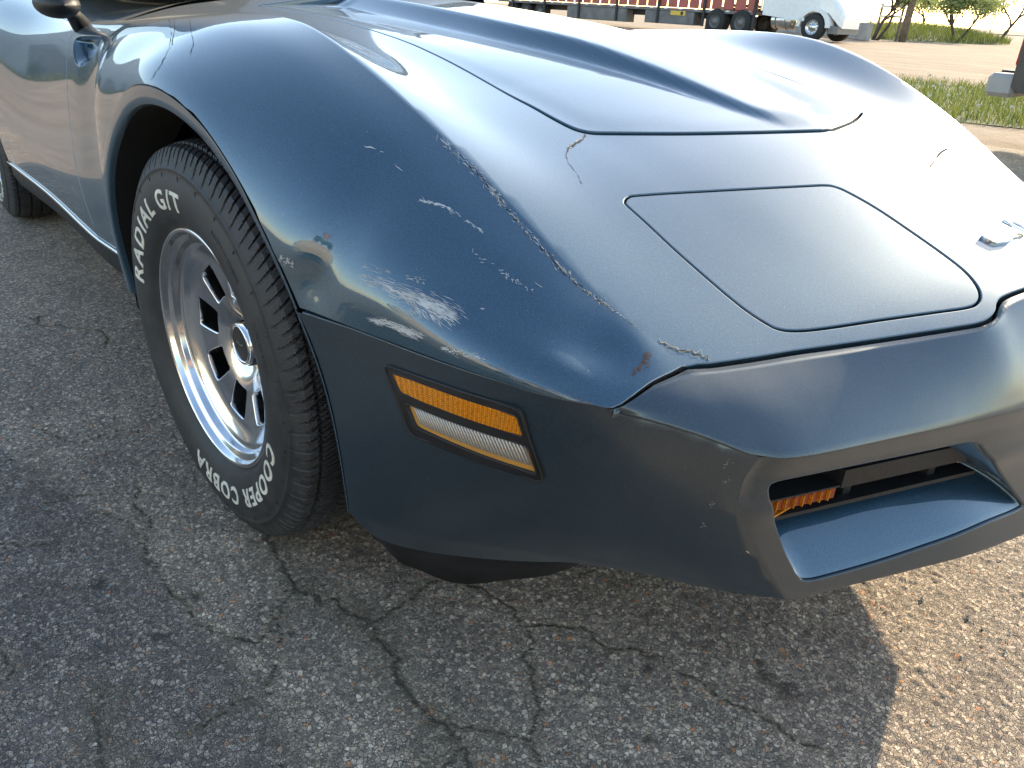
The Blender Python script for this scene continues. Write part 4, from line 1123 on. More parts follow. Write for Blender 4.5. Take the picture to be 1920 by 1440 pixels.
for a in np.arange(0, 360, 12.5):
    t = R_(a); mb.box((.29*math.cos(t), yside(.29)-.0004, .29*math.sin(t)), (.010, .0012, .0009), Matrix.Rotation(-t, 3, 'Y'))
sm_o = mb.build("small_lettering", M['rubber'], None); sm_me = sm_o.data; bpy.data.objects.remove(sm_o)
for (x, s, st) in ((0, 1, .066), (-2.489, 1, 0), (0, -1, .066), (-2.489, -1, 0)):
    w_ = empty("wheel", (x, -.745*s, .338), parent=car)
    w_.rotation_euler = (0, 0, st if s == 1 else math.pi+st)
    for nm, me in (("tyre", tyre_me), ("rim", rim_me), ("brake_disc", brake_me), ("center_cap", cap_me), ("cap_face", face_me), ("cap_lettering", capl_me), ("small_lettering", sm_me))+(tuple(("letter", q) for q in let_mes) if s == 1 else ()):
        o = link(bpy.data.objects.new(nm, me)); o.parent = w_
        if nm == "small_lettering": o["kind"] = "stuff"

# ---- side marker lamp
M['ribgrey'] = plain("lens_rib_clear", (.55, .50, .43), .15, .3)
def xzpoly(px4, r=.004, n=5):
    q4 = [np.array(SB.pix(*p)) for p in px4]; out = []
    for i in range(4):
        a, b, c = q4[i-1], q4[i], q4[(i+1) % 4]; d1 = (a-b)/np.linalg.norm(a-b); d2 = (c-b)/np.linalg.norm(c-b)
        for t in np.linspace(0, 1, n): out.append(tuple(b+d1*r*(1-t)**2+d2*r*t**2))
    return out, q4
mk_out, q_out4 = xzpoly([(723, 682), (978, 765), (1023, 901), (774, 812)], .010)
mk_am, q_am = xzpoly([(737, 696), (972, 776), (985, 816), (755, 735)], .005)
mk_cl, q_cl = xzpoly([(764, 753), (991, 832), (1011, 888), (782, 800)], .006)
def bil(q, a, b): return q[0]*(1-a)*(1-b)+q[1]*a*(1-b)+q[2]*a*b+q[3]*(1-a)*b
def sbp(p, h): return SB.pos(p[0], p[1])[0]+SB.nor(p[0], p[1])[0]*h
mks = [empty("side_marker_lamp", (0, 0, 0), parent=bumper) for s in (1, -1)]
def mpart(name, poly, lift, mat, holes=(), flange=.008, step=.006, rnd=.0012):
    for o, mk in zip(trim(SB, name, poly, holes=holes, step=step, mat=mat, mirror=True, lift=lift, flange=flange, rnd=rnd), mks): o.parent = mk
mpart("lamp_frame", mk_out, .0035, M['black'], holes=[mk_am, mk_cl], flange=.012, rnd=.002)
mpart("lamp_frame_back", inset(mk_out, .002), .0003, M['black'], flange=.006)
mpart("amber_lens", inset(mk_am, .0012), .0036, M['amber'], flange=.004)
mpart("lamp_reflector", inset(mk_cl, .0005), .0008, M['lampback'], flange=0)
gin = [tuple(bil(q_cl, a, b)) for a, b in ((.06, .05), (.97, .05), (.97, .74), (.06, .74))]
mpart("reflector_panel", gin, .0014, M['lampgrey'], flange=.002)
for s, mk in zip((1, -1), mks):
    mb = MB()
    for k in range(34):
        a = .075+k*.0264; mb.tube([sbp(bil(q_cl, a, .07), .0018)*[1, s, 1], sbp(bil(q_cl, a+.006, .40), .0018)*[1, s, 1], sbp(bil(q_cl, a+.012, .72), .0018)*[1, s, 1]], .0011, 6)
    mb.build("lens_ribs", M['ribgrey'], mk, True)['kind'] = 'stuff'
    for q4, poly, nm in ((q_am, mk_am, "amber_bezel"), (q_cl, mk_cl, "clear_bezel"), (q_out4, mk_out, "outer_bezel")):
        mb = MB(); pp = [sbp(p, .004)*[1, s, 1] for p in poly]; pp.append(pp[0]); mb.tube(pp, .0013 if nm != "outer_bezel" else .0016, 6, False); mb.build(nm, M['black'], mk, True)

# ---- emblem on the nose: two small crossed flags
flag_px = [(1838, 446), (1843, 441), (1866, 438), (1870, 434), (1903, 430), (1917, 441), (1914, 447), (1892, 452), (1886, 456), (1865, 459), (1857, 456)]
inner_px = [(1849, 446), (1868, 442), (1874, 438), (1900, 434), (1908, 441), (1890, 447), (1882, 451), (1866, 454)]
emb = empty("nose_emblem", (0, 0, 0), parent=car)
def emb_part(name, px, lift, mat, fl):
    q = [S2.pix(*p) for p in px]
    for poly in (q, [(x, .165-y) for x, y in q]): trim(S2, name, poly, step=.006, mat=mat, parent=emb, lift=lift, flange=fl, rnd=.001)
emb_part("flag", flag_px, .0045, M['chrome'], .006); emb_part("flag_field", inner_px, .0052, M['white_rubber'], .002)
pa_, pb_ = np.array(S2.pix(1897, 421)), np.array(S2.pix(1919, 437))
for mir_ in (0, 1):
    pts_ = []
    for k in range(6):
        q = pa_+(pb_-pa_)*k*.5; q = (q[0], .165-q[1]) if mir_ else q
        pts_.append(S2.pos(*q)[0]+S2.nor(*q)[0]*.0045)
    mb = MB(); mb.tube(pts_, .0028, 8); mb.build("flag_staff", M['chrome'], emb, True)
# =================================================================== SURROUNDINGS
# ---- grass blades on the verge and far mound
def leafmat(name, c1, c2, trans=.25):
    m, nt, b = nmat(name); L = nt.links
    g = nt.nodes.new("ShaderNodeNewGeometry"); r = ramp(nt, g.outputs['Random Per Island'], [(0, c1), (1, c2)]); L.new(r.outputs[0], b.inputs['Base Color'])
    b.inputs['Roughness'].default_value = .6; b.inputs['Subsurface Weight'].default_value = 0
    tr = nt.nodes.new("ShaderNodeBsdfTranslucent"); L.new(r.outputs[0], tr.inputs[0]); ms = nt.nodes.new("ShaderNodeMixShader"); ms.inputs[0].default_value = trans
    L.new(b.outputs[0], ms.inputs[1]); L.new(tr.outputs[0], ms.inputs[2]); L.new(ms.outputs[0], nt.nodes['Material Output'].inputs[0]); return m
M['grass'] = leafmat("grass_blade", (.07, .11, .018), (.21, .22, .05), .4)
M['leaf'] = leafmat("spring_leaf", (.20, .25, .08), (.40, .43, .18), .5)
M['bush'] = leafmat("bush_leaf", (.03, .06, .012), (.09, .13, .03), .3)
def blades(name, P, hmin, hmax, wd, label):
    n = len(P); h = rng.uniform(hmin, hmax, n); a = rng.uniform(0, 6.283, n); l = rng.normal(0, .35, (n, 2))
    dx = np.stack([np.cos(a), np.sin(a), np.zeros(n)], 1)*wd
    base = P; tip = P+np.stack([l[:, 0]*h, l[:, 1]*h, h], 1); mid = P+np.stack([l[:, 0]*h*.3, l[:, 1]*h*.3, h*.55], 1)
    V = np.stack([base-dx, base+dx, mid+dx*.7, mid-dx*.7, tip], 1).reshape(-1, 3)
    k = np.arange(n)[:, None]*5
    F = [tuple(q) for q in (k+np.array([[0, 1, 2, 3]]))]+[tuple(q) for q in (k+np.array([[3, 2, 4]]))]
    o = mesh_obj(name, V, F, M['grass'], None, False); tag(o, label, "grass", kind="stuff"); return o
u_ = rng.uniform(-5, 16, 42000); v_ = rng.uniform(-.2, 6.3, 42000)
clump = np.array([noise.noise(Vector((a*.9, b*.9, 0))) for a, b in zip(u_, v_)]); keep = clump+rng.normal(0, .3, len(clump)) > -.25
pts = np.array([(*strip(a, b), -.015) for a, b in zip(u_[keep], v_[keep])])
blades("grass", pts, .05, .17, .006, "green grass on the verge beyond the asphalt")
mb = MB(); mw = plain("dandelion_puff", (.7, .6, .42), .9)
for k in range(110):
    p = strip(rng.uniform(-3, 9), rng.uniform(0, 6)); h = rng.uniform(.1, .2); c = Vector((p[0], p[1], h))
    mb.tube([(p[0], p[1], -.01), c], .003, 3, False)
    vs = [c+Vector((math.cos(t)*math.cos(s), math.sin(t)*math.cos(s), math.sin(s)))*.022 for s in (-.8, 0, .8) for t in np.linspace(0, 5.03, 5)]
    mb.add(vs, [(i*5+j, i*5+(j+1) % 5, i*5+5+(j+1) % 5, i*5+5+j) for i in range(2) for j in range(5)])
tag(mb.build("dandelion_heads", mw), "pale dandelion puffs in the verge grass", "flowers", kind="stuff")
# grassy mound
mc = Vector((-27.5, 58)); Gm = []
for i in range(13):
    rr_ = i/12; Gm.append([(mc.x+(9*math.cos(t)*.7-10*math.sin(t)*.25)*rr_, mc.y+(13*math.sin(t)*.9)*rr_, -.03+.75*(1-rr_**2)**1.2*(1+.3*noise.noise(Vector((math.cos(t)*2, math.sin(t)*2, rr_*3))))) for t in np.linspace(0, 2*math.pi, 40)])
md = grid_mesh("grassy_mound", np.array(Gm), M['soil']); tag(md, kind="structure")
q = []
for k in range(9000):
    r = math.sqrt(random.random())*.98; t = random.uniform(0, 6.283); q.append((mc.x+(9*math.cos(t)*.7-10*math.sin(t)*.25)*r, mc.y+13*math.sin(t)*.9*r, -.05+.72*(1-r**2)**1.2))
blades("tall_grass", np.array(q), .2, .6, .02, "tall dry grass growing on the mound around the leaning pole")

# ---- semi truck and trailer
M['truckwhite'] = plain("truck_white", (.72, .72, .70), .35, var=.05, coat=.4)
M['truckdark'] = plain("chassis_dark", (.028, .027, .026), .7, var=.3, bumpscale=6)
M['truckgrey'] = plain("weathered_grey_steel", (.14, .135, .13), .6, var=.3, bumpscale=2)
M['red'] = plain("red_painted_steel", (.36, .08, .06), .5, var=.2, bumpscale=1.5)
M['steel'] = plain("bright_steel", (.6, .6, .6), .22, .9)
M['tyreplain'] = plain("truck_tyre", (.02, .02, .02), .8)
M['reflwhite'] = plain("reflector_white", (.75, .72, .65), .5)
M['yellow'] = plain("yellow_plate", (.65, .42, .06), .5)
def tyre(name, parent, x, y, R, W, rimmat, hub=.55):
    w = empty(name, (x, y, R), parent=parent)
    mb = MB(); mb.lathe([(R*hub, -W/2), (R*.85, -W/2), (R*.96, -W*.42), (R, -W*.3), (R, W*.3), (R*.96, W*.42), (R*.85, W/2), (R*hub, W/2)], 40); mb.build("tyre", M['tyreplain'], w, True)
    mb = MB(); mb.lathe([(R*hub, -W/2), (R*hub*.93, -W*.46), (R*hub*.86, -W*.3), (R*.25, -W*.36), (R*.22, -W*.52), (.01, -W*.54)], 32)
    for k in range(10):
        t = 2*math.pi*k/10; mb.tube([(R*.36*math.cos(t), -W*.34, R*.36*math.sin(t)), (R*.36*math.cos(t), -W*.46, R*.36*math.sin(t))], .018, 6)
    mb.build("rim", rimmat, w, True); return w
tr = empty("semi_truck", (-19.6, 32.3, 0), "white semi truck tractor with bright steel wheels and round fuel tank", "truck")
tr.rotation_euler = (0, 0, R_(2)); tr.scale = (1.12, 1.12, 1.12)
tyre("wheel", tr, 0, 0.15, .5, .32, M['steel']); tyre("wheel", tr, 0, 2.15, .5, .32, M['steel'])
for x in (-3.35, -4.65):
    for y in (.25, 2.05): tyre("wheel", tr, x, y, .5, .55, M['truckgrey'])
def hull(name, secs, mat, parent, bev=0.):   # secs: list of (x, [(y,z)...]) closed section loops
    G = np.array([[(x, y, z) for y, z in s_] for x, s_ in secs]); n, m = G.shape[:2]; V = G.reshape(-1, 3)
    F = [(i*m+j, (i+1)*m+j, (i+1)*m+(j+1) % m, i*m+(j+1) % m) for i in range(n-1) for j in range(m)]+[tuple(range(m)), tuple(range((n-1)*m, n*m))[::-1]]
    o = mesh_obj(name, V, F, mat, parent, False); return o
def rsec(y0, y1, z0, z1, r=.12): return [(y0, z0), (y0, z1-r), (y0+r*.3, z1-r*.3), (y0+r, z1), (y1-r, z1), (y1-r*.3, z1-r*.3), (y1, z1-r), (y1, z0)]
hull("cab", [(-2.35, rsec(.02, 2.28, .85, 3.6)), (-1.2, rsec(.0, 2.3, .75, 3.7)), (-.75, rsec(.02, 2.28, .75, 3.4)), (-.35, rsec(.08, 2.22, .95, 2.25))], M['truckwhite'], tr)
hull("engine_hood", [(-.4, rsec(.08, 2.22, 1.02, 2.1)), (.1, rsec(.1, 2.2, 1.02, 1.92)), (.5, rsec(.16, 2.14, 1.02, 1.62, .2)), (.72, rsec(.24, 2.06, .8, 1.4, .25)), (.9, rsec(.36, 1.94, .6, 1.15, .25)), (1.0, rsec(.5, 1.8, .5, .9, .2))], M['truckwhite'], tr)
mb = MB()
for t0 in np.linspace(0, math.pi, 13)[:-1]:
    t1 = t0+math.pi/12; 
    for ra_, rb_ in ((.56, .68),):
        vs = [(r*math.cos(t), y, .5+r*math.sin(t)) for r in (ra_, rb_) for t in (t0, t1) for y in (-.03, .45)]
        mb.add(vs, [(0, 2, 6, 4), (1, 5, 7, 3), (4, 6, 7, 5), (0, 1, 3, 2)])
mb.build("wheel_fender", M['truckwhite'], tr)
hull("front_bumper", [(.62, rsec(.12, 2.18, .3, .58, .05)), (.95, rsec(.3, 2.0, .3, .58, .05))], M['truckgrey'], tr)
mb = MB(); mb.box((-2.2, 1.15, .95), (5.8, .9, .25)); mb.box((-3.9, 1.15, 1.15), (1.2, 1., .12)); mb.build("chassis", M['truckdark'], tr)
mb = MB(); mb.lathe([(.02, 0), (.3, 0), (.33, .03), (.33, .9), (.3, .93), (.02, .93)], 28, 'x', (-1.95, .38, .68)); mb.build("fuel_tank", M['steel'], tr, True)
for x in (-1.75, -1.3):
    mb = MB(); mb.lathe([(.335, 0), (.34, .005), (.34, .05), (.335, .055)], 28, 'x', (x, .38, .68)); mb.build("tank_strap", M['truckgrey'], tr, True)
mb = MB(); mb.box((-.85, .12, .75), (.9, .3, .12), bev=.02); mb.box((-.85, .1, 1.0), (.9, .05, .10), bev=.01); mb.build("step", M['truckwhite'], tr)
mb = MB(); mb.box((-1.55, .005, 2.5), (.55, .03, .6)); mb.build("side_window", M['glass'], tr)
mb = MB(); mb.lathe([(.09, 0), (.09, 2.7)], 16, 'z', (-2.5, .2, 1.0)); mb.build("exhaust_stack", M['steel'], tr, True)
def text_mesh(body, size):
    cu = bpy.data.curves.new("t", 'FONT'); cu.body = body; cu.size = size; cu.extrude = .004; o = link(bpy.data.objects.new("t", cu)); bpy.context.view_layer.update()
    me = bpy.data.meshes.new_from_object(o.evaluated_get(bpy.context.evaluated_depsgraph_get())); bpy.data.objects.remove(o); return me
me = text_mesh("IS", .42); me.materials.append(M['truckdark']); o = link(bpy.data.objects.new("door_lettering", me)); o.parent = tr; o.location = (-1.25, -.012, 1.72); o.rotation_euler = (R_(90), 0, 0)
tl = empty("flatbed_trailer", (-23.2, 32.4, 0), "long grey flatbed trailer with red stake sides behind the white tractor", "trailer"); tl.rotation_euler = (0, 0, R_(2))
LN = 19.0
mb = MB(); mb.box((-LN/2+.6, 1.15, .98), (LN, 2.5, .14)); mb.build("bed", M['truckgrey'], tl)
mb = MB()
for y in (.5, 1.8): mb.box((-LN/2, y, .78), (LN-2, .12, .3))
mb.build("frame_rails", M['truckdark'], tl)
for k in range(28):
    x = .3-k*(LN/28); mb = MB(); mb.box((x, -.06, 1.75), (LN/28-.09, .06, 1.35), bev=.02); mb.build("side_panel", M['red'], tl)
for k in range(7):
    x = .5-k*2.9; mb = MB(); mb.box((x, -.14, 1.25), (.13, .08, 1.9)); mb.build("stake_post", M['truckdark'], tl)
for k in range(40):
    x = .4-k*(LN/40); mb = MB(); mb.box((x, -.115, 1.02), (.20, .02, .06)); mb.build("reflector", M['reflwhite'] if k % 2 else M['red'], tl)
for x, L_, zb in ((-4.6, 3.2, .30), (-9.8, 4.6, .25)):
    mb = MB(); mb.box((x, .25, (zb+.9)/2), (L_, .7, .9-zb), bev=.03); mb.build("tool_box", M['truckgrey'], tl)
mb = MB(); mb.box((-4.0, -.115, .82), (.95, .02, .2)); mb.build("yellow_plate", M['yellow'], tl)
mb = MB(); mb.lathe([(.0, -.012), (.09, -.012)], 20, 'y', (-3.75, -.115, .82)); mb.build("plate_disc", M['truckdark'], tl)
for x in (-2.0, -2.35): mb = MB(); mb.box((x, .2, .5), (.12, .12, 1.0)); mb.build("landing_leg", M['truckdark'], tl)
for x in (-14.5, -15.8, -17.1): tyre("wheel", tl, x, .2, .5, .5, M['truckgrey'])

# ---- low concrete wall, leaning pole, gate rails, fence
M['conc'] = plain("weathered_concrete", (.30, .29, .27), .9, var=.2, bumpscale=1.5, bump=.3)
wall = empty("concrete_wall", (-22, 41, 0), "low grey concrete barrier wall behind the truck cab", "wall")
d = Vector((-12, 9, 0)).normalized(); rt = Matrix.Rotation(math.atan2(d.y, d.x), 3, 'Z')
for k in range(9):
    mb = MB(); mb.box(d*(k*2.45+.4)+Vector((0, 0, .42)), (2.42, .3, .84), rt, .04); mb.build("wall_segment", M['conc'], wall)
M['wood'] = plain("grey_weathered_wood", (.17, .125, .09), .9, var=.35, bumpscale=5, bump=.4)
pole = empty("leaning_pole", (-21.7, 44.9, 0), "leaning brown wooden utility pole standing in tall grass", "pole")
mb = MB(); mb.tube([(0, 0, -.1), (.05, 0, 2.2), (.62, .1, 8.5)], [.21, .20, .15], 14); mb.build("shaft", M['wood'], pole, True)
mb = MB(); mb.box((.6, .1, 8.2), (.12, 2.4, .12)); mb.build("crossarm", M['wood'], pole)
gate = empty("rail_barrier", (-22.6, 45.0, 0), "two pale horizontal rails between short posts beside the leaning pole", "barrier")
for z in (1.12, 1.62): mb = MB(); mb.box((-.1, -.1, z+.1), (1.35, .06, .13), bev=.01); mb.build("rail", plain("cream_rail", (.7, .64, .5), .6), gate)
for x in (-.75, .5): mb = MB(); mb.box((x, 0, .9), (.1, .1, 1.9)); mb.build("post", M['wood'], gate)
fence = empty("wire_fence", (-30, 66, 0), "tall wire fence with thin posts and horizontal rails against the bright sky", "fence")
for k in range(14):
    mb = MB(); mb.tube([(-12+k*2.9, k*.9, -.02), (-12+k*2.9, k*.9, 3.4)], .045, 6); mb.build("fence_post", M['truckgrey'], fence)
for z in (.5, 1.2, 1.9, 2.6, 3.3):
    mb = MB(); mb.tube([(-12, 0, z), (-12+13*2.9, 13*.9, z)], .028, 5); mb.build("fence_rail", M['truckgrey'], fence)

# ---- spring trees
M['bark'] = plain("dark_bark", (.075, .055, .04), .95, var=.4, bumpscale=8, bump=.5)
def tree(loc, H, lean, seed, label, leaf=.09, nl=15, group="thin spring trees along the fence", mat='leaf'):
    rd = random.Random(seed); t = empty("young_tree", loc, label, "tree", group)
    mb = MB(); tips = []
    def grow(p, d, L, r, lv):
        pts = [p]; q = p; dd = d
        for k in range(4):
            dd = (dd+Vector((rd.gauss(0, .16), rd.gauss(0, .16), rd.gauss(.03, .08)))).normalized(); q = q+dd*L/4; pts.append(q)
        mb.tube(pts, [r*(1-.13*k) for k in range(5)], 6 if lv < 2 else 4)
        if lv >= 3: tips.extend(pts[2:]); return
        for k in range(rd.randint(3, 4)):
            b = pts[rd.randint(2, 4)]; a = rd.uniform(0, 6.28); nd = (dd+Vector((math.cos(a), math.sin(a), rd.uniform(-.1, .6)))*.85).normalized()
            grow(b, nd, L*rd.uniform(.5, .72), r*.55, lv+1)
    grow(Vector((0, 0, -.1)), Vector((lean, 0, 1)).normalized(), H*.42, H*.022, 0)
    if seed % 2: grow(Vector((.2, 0, -.1)), Vector((lean+.5, .2, 1)).normalized(), H*.36, H*.018, 0)
    mb.build("trunk", M['bark'], t, True)
    V = []; F = []
    for p in tips:
        for k in range(nl):
            c = p+Vector((rd.gauss(0, .3), rd.gauss(0, .3), rd.gauss(0, .25)))*(H/5); a = Vector((rd.gauss(0, 1), rd.gauss(0, 1), rd.gauss(0, 1))).normalized()*leaf; b = a.orthogonal().normalized()*leaf*.55
            n = len(V); V += [c-a, c+b, c+a, c-b]; F.append((n, n+1, n+2, n+3))
    mesh_obj("crown", V, F, M[mat], t, False); return t
b1 = on(1648, 52, 'z', 0.6)
def at_dist(u, dist):
    d = ray(u, 60); d = np.array([d[0], d[1]]); d /= np.linalg.norm(d); return (CAM[0]+d[0]*dist, CAM[1]+d[1]*dist, 0)
tree(at_dist(1640, 52), 5.5, .12, 3, "forked bare-trunked young tree just left of the leaning pole")
tree(at_dist(1790, 58), 5.0, .25, 5, "young tree with crooked dark trunk right of the leaning pole")
tree(at_dist(1880, 66), 6.0, .05, 8, "taller thin young tree farthest from the leaning pole")
tree(at_dist(1735, 74), 5.5, -.1, 12, "pale leafy tree standing far behind the wire fence", nl=20)
tree(at_dist(1550, 64), 4.6, .1, 14, "pale leafy tree peeking over the truck hood", nl=18)

# ---- pickups
def pickup(loc, rot, col, label, scale=1.):
    pk = empty("pickup_truck", loc, label, "pickup"); pk.rotation_euler = (0, 0, rot); pk.scale = (scale,)*3
    body = plain("pickup_paint", col, .3, var=.04, coat=.6)
    sec = lambda w, z0, z1, r=.1: [(-w, z0), (-w-.03, (z0+z1)/2), (-w+.02, z1-r), (-w+r, z1), (w-r, z1), (w-.02, z1-r), (w+.03, (z0+z1)/2), (w, z0)]
    hull("bed_body", [(.22, sec(.88, .52, 1.12)), (.3, sec(.92, .48, 1.16)), (1.2, sec(.94, .46, 1.16)), (2.2, sec(.94, .45, 1.15))], body, pk)
    hull("cab_body", [(2.22, sec(.94, .42, 1.15)), (3.6, sec(.94, .42, 1.12)), (4.7, sec(.93, .42, 1.08)), (5.15, sec(.86, .45, .98)), (5.3, sec(.78, .5, .9))], body, pk)
    hull("cab_roof", [(2.25, sec(.84, 1.1, 1.15, .02)), (2.45, sec(.72, 1.1, 1.72, .1)), (3.3, sec(.72, 1.1, 1.75, .1)), (4.15, sec(.82, 1.05, 1.11, .02))], M['glass'], pk)
    hull("roof_skin", [(2.42, sec(.70, 1.70, 1.76, .03)), (3.35, sec(.70, 1.71, 1.78, .03))], body, pk)
    mb = MB(); mb.box((.15, 0, .52), (.20, 1.76, .16), bev=.03); mb.build("rear_bumper", M['bumpgrey'], pk)
    mb = MB(); mb.box((.15, 0, .605), (.17, 1.3, .02)); mb.build("bumper_step", M['truckdark'], pk)
    mb = MB(); mb.box((5.33, 0, .5), (.18, 1.72, .18), bev=.03); mb.build("front_bumper", M['bumpgrey'], pk)
    for s in (-1, 1):
        mb = MB(); mb.box((.235, s*.83, .85), (.05, .14, .38), bev=.01); mb.build("tail_light", M['taillight'], pk)
        mb = MB(); mb.box((5.3, s*.62, .78), (.06, .3, .16), bev=.01); mb.build("headlight", M['steel'], pk)
    mb = MB(); mb.box((.2, 0, .85), (.04, 1.4, .5), bev=.01); mb.build("tailgate", body, pk)
    for x in (1.15, 4.35):
        for s in (-1, 1):
            mb = MB(); mb.lathe([(.0, -.03), (.46, -.03), (.46, .02), (.0, .02)], 28, 'y', (x, s*.935, .42)); mb.build("wheel_arch", M['liner'], pk)
            w = tyre("wheel", pk, x, s*.90, .38, .26, M['steel'])
            if s > 0: w.rotation_euler = (0, 0, math.pi)
    return pk
M['bumpgrey'] = plain("bumper_grey", (.33, .31, .28), .45, var=.1); M['taillight'] = plain("red_lens", (.35, .01, .01), .15)
pc = on(1873, 183, 'z', .44)
pickup((pc[0]-.25, pc[1]+.92, 0), R_(4), (.05, .055, .055), "dark grey pickup with pale rear bumper parked beyond the car")
pickup((4.6, -5.6, 0), R_(160), (.62, .52, .36), "cream coloured pickup parked on the near side behind the photographer")

# ---- grey metal building and shrubs on the far side of the lot (mirrored in the door)
M['metal'] = plain("grey_metal_siding", (.30, .32, .33), .55, var=.08, bumpscale=.6)
bl = empty("metal_building", (-34, -14, 0), "large plain grey metal building across the dirt lot", "building")
hull("wall", [(0, [(-26, -.1), (-26, 5.2), (0, 6.2), (26, 5.2), (26, -.1)]), (-20, [(-26, -.1), (-26, 5.2), (0, 6.2), (26, 5.2), (26, -.1)])], M['metal'], bl)
mb = MB()
for k in range(52): mb.box((.04, -25.5+k, 2.25), (.08, .08, 4.5))
mb.build("siding_ribs", M['metal'], bl)['kind'] = 'stuff'
mb = MB(); mb.box((.06, 6, 1.7), (.1, 4.2, 3.4), bev=.02); mb.build("roller_door", M['truckgrey'], bl)
q = [(-33.5+random.uniform(0, 2.2), random.uniform(-40, 12), -.02) for k in range(5000)]
blades("weeds", np.array(q), .15, .6, .025, "dry yellow green weeds along the grey building")
for k, (yy0, h) in enumerate(((-3, 1.6), (-9, 1.2), (-20, 2.0), (5, 1.4))):
    sh = empty("shrub", (-32.8, yy0, 0), ["round dark green shrub near the building roller door", "smallest dark green shrub by the grey building wall", "tallest dark green shrub by the grey building wall", "dark green shrub left of the roller door"][k], "shrub")
    mb = MB()
    for j in range(7): a = j*.9; mb.tube([(0, 0, -.05), (.3*math.cos(a)*h*.5, .3*math.sin(a)*h*.5, h*.45), (.5*math.cos(a)*h*.6, .5*math.sin(a)*h*.6, h*.8)], [.03, .02, .01], 5)
    mb.build("stems", M['bark'], sh, True); V = []; F = []
    for j in range(1500):
        c = Vector((random.gauss(0, .33), random.gauss(0, .33), .5+random.gauss(0, .24)))*h; a = Vector((random.gauss(0, 1), random.gauss(0, 1), random.gauss(0, 1))).normalized()*.07; b = a.orthogonal()*.6; n = len(V); V += [c-a, c+b, c+a, c-b]; F.append((n, n+1, n+2, n+3))
    mesh_obj("foliage", V, F, M['bush'], sh, False)
# =================================================================== WEAR: scrapes, chips and cracks lying on the paint
class Decal:
    def __init__(s, S): s.S = S; s.mb = MB()
    def frame(s, u, v):
        S = s.S; a, b = S.pix(u, v); ha, hb = .004, (S.b[-1]-S.b[0])/len(S.b)*.7
        p = S.pos(a, b)[0]; pa = S.pos(a+ha, b)[0]; pb = S.pos(a, b+hb)[0]
        q0 = np.array(project(p)); J = np.stack([(np.array(project(pa))-q0)/ha, (np.array(project(pb))-q0)/hb], 1)
        return a, b, q0, np.linalg.pinv(J)
    def polys(s, fr, polys, lift=.0005):
        a, b, q0, Ji = fr
        for pl in polys:
            st = (np.array(pl)-q0) @ Ji.T
            P = s.S.pos(a+st[:, 0], b+st[:, 1])+s.S.nor(a+st[:, 0], b+st[:, 1])*lift
            s.mb.add(P, [tuple(range(len(P)))])
    def sliver(s, u, v, ang, L, w, n=4, lift=.0005):
        d = np.array([math.cos(ang), math.sin(ang)]); nn = np.array([-d[1], d[0]]); top = []; bot = []
        for k in range(n+1):
            t = k/n; wv = w*math.sin(math.pi*min(max(t, .04), .96))*random.uniform(.4, 1.2); c = np.array([u, v])+d*L*(t-.5)+nn*random.gauss(0, w*.35)
            top.append(c+nn*wv*.5); bot.append(c-nn*wv*.5)
        fr = s.frame(u, v); s.polys(fr, [[top[k], top[k+1], bot[k+1], bot[k]] for k in range(n)], lift)
    def line(s, pts, w, jit=1.5, step=5, gap=.0, lift=.0005, taper=False):
        pts = densify(pts, step, False); n = len(pts); pv = None
        for i in range(n-1):
            p = np.array(pts[i]); q = np.array(pts[i+1]); d = (q-p)/(np.linalg.norm(q-p)+1e-9); nn = np.array([-d[1], d[0]])
            if pv is None: pv = p+nn*random.gauss(0, jit)
            e = q+nn*random.gauss(0, jit); ww = w*random.uniform(.3, 1.4)*(1-i/n*.7 if taper else 1)
            if random.random() >= gap:
                fr = s.frame(*((pv+e)/2)); s.polys(fr, [[pv+nn*ww*.5, e+nn*ww*.5, e-nn*ww*.5, pv-nn*ww*.5]], lift)
            pv = e
    def scatter(s, pts, width, count, L, w, spread=.35, base=None):
        pts = np.array(densify(pts, 4, False))
        for k in range(count):
            i = random.randrange(len(pts)-1); d = pts[min(i+3, len(pts)-1)]-pts[max(i-3, 0)]; ang = (math.atan2(d[1], d[0]) if base is None else base)+random.gauss(0, spread)
            c = pts[i]+np.array([random.gauss(0, width), random.gauss(0, width)]); s.sliver(c[0], c[1], ang, random.uniform(.3, 1.)*L, random.uniform(.4, 1.)*w)
    def build(s, name, mat, parent): 
        o = s.mb.build(name, mat, parent); o['kind'] = 'stuff'; return o
ridge = [(795, 222), (830, 262), (870, 300), (905, 335), (945, 385), (985, 432), (1030, 482), (1070, 522), (1100, 548), (1150, 582), (1190, 607), (1235, 638)]
D1 = Decal(S1)
D1.scatter(ridge[1:5], 4, 120, 16, 1.3, .4); D1.scatter(ridge[4:8], 3, 60, 12, 1.2, .4); D1.scatter(ridge[7:], 2, 50, 10, 1.3, .4)
D1.scatter([(790, 376), (830, 386), (870, 411), (905, 436)], 2, 46, 14, 1.8, .35); D1.line([(790, 377), (830, 385), (845, 392)], 3, .6, 5)
D1.scatter([(880, 470), (940, 510), (1000, 547)], 2.5, 34, 10, 1.6, .5)
D1.scatter([(690, 522), (740, 543), (800, 566), (845, 588)], 9, 200, 34, 1.2, .10, base=.40); D1.scatter([(770, 562), (825, 578), (858, 596)], 9, 170, 30, 1.3, .12, base=.62)
D1.scatter([(745, 548), (800, 568), (850, 592)], 6, 36, 42, 4.5, .08, base=.45)
D1.scatter([(770, 582), (810, 594), (850, 608)], 4, 70, 20, 1.3, .12, base=.80)
D1.scatter([(700, 600), (740, 610), (790, 632)], 4.0, 120, 30, 1.6, .10); D1.scatter([(705, 602), (740, 611), (775, 626)], 2, 22, 34, 5, .08); D1.scatter([(830, 652), (870, 662), (908, 674)], 3.5, 60, 14, 2., .4)
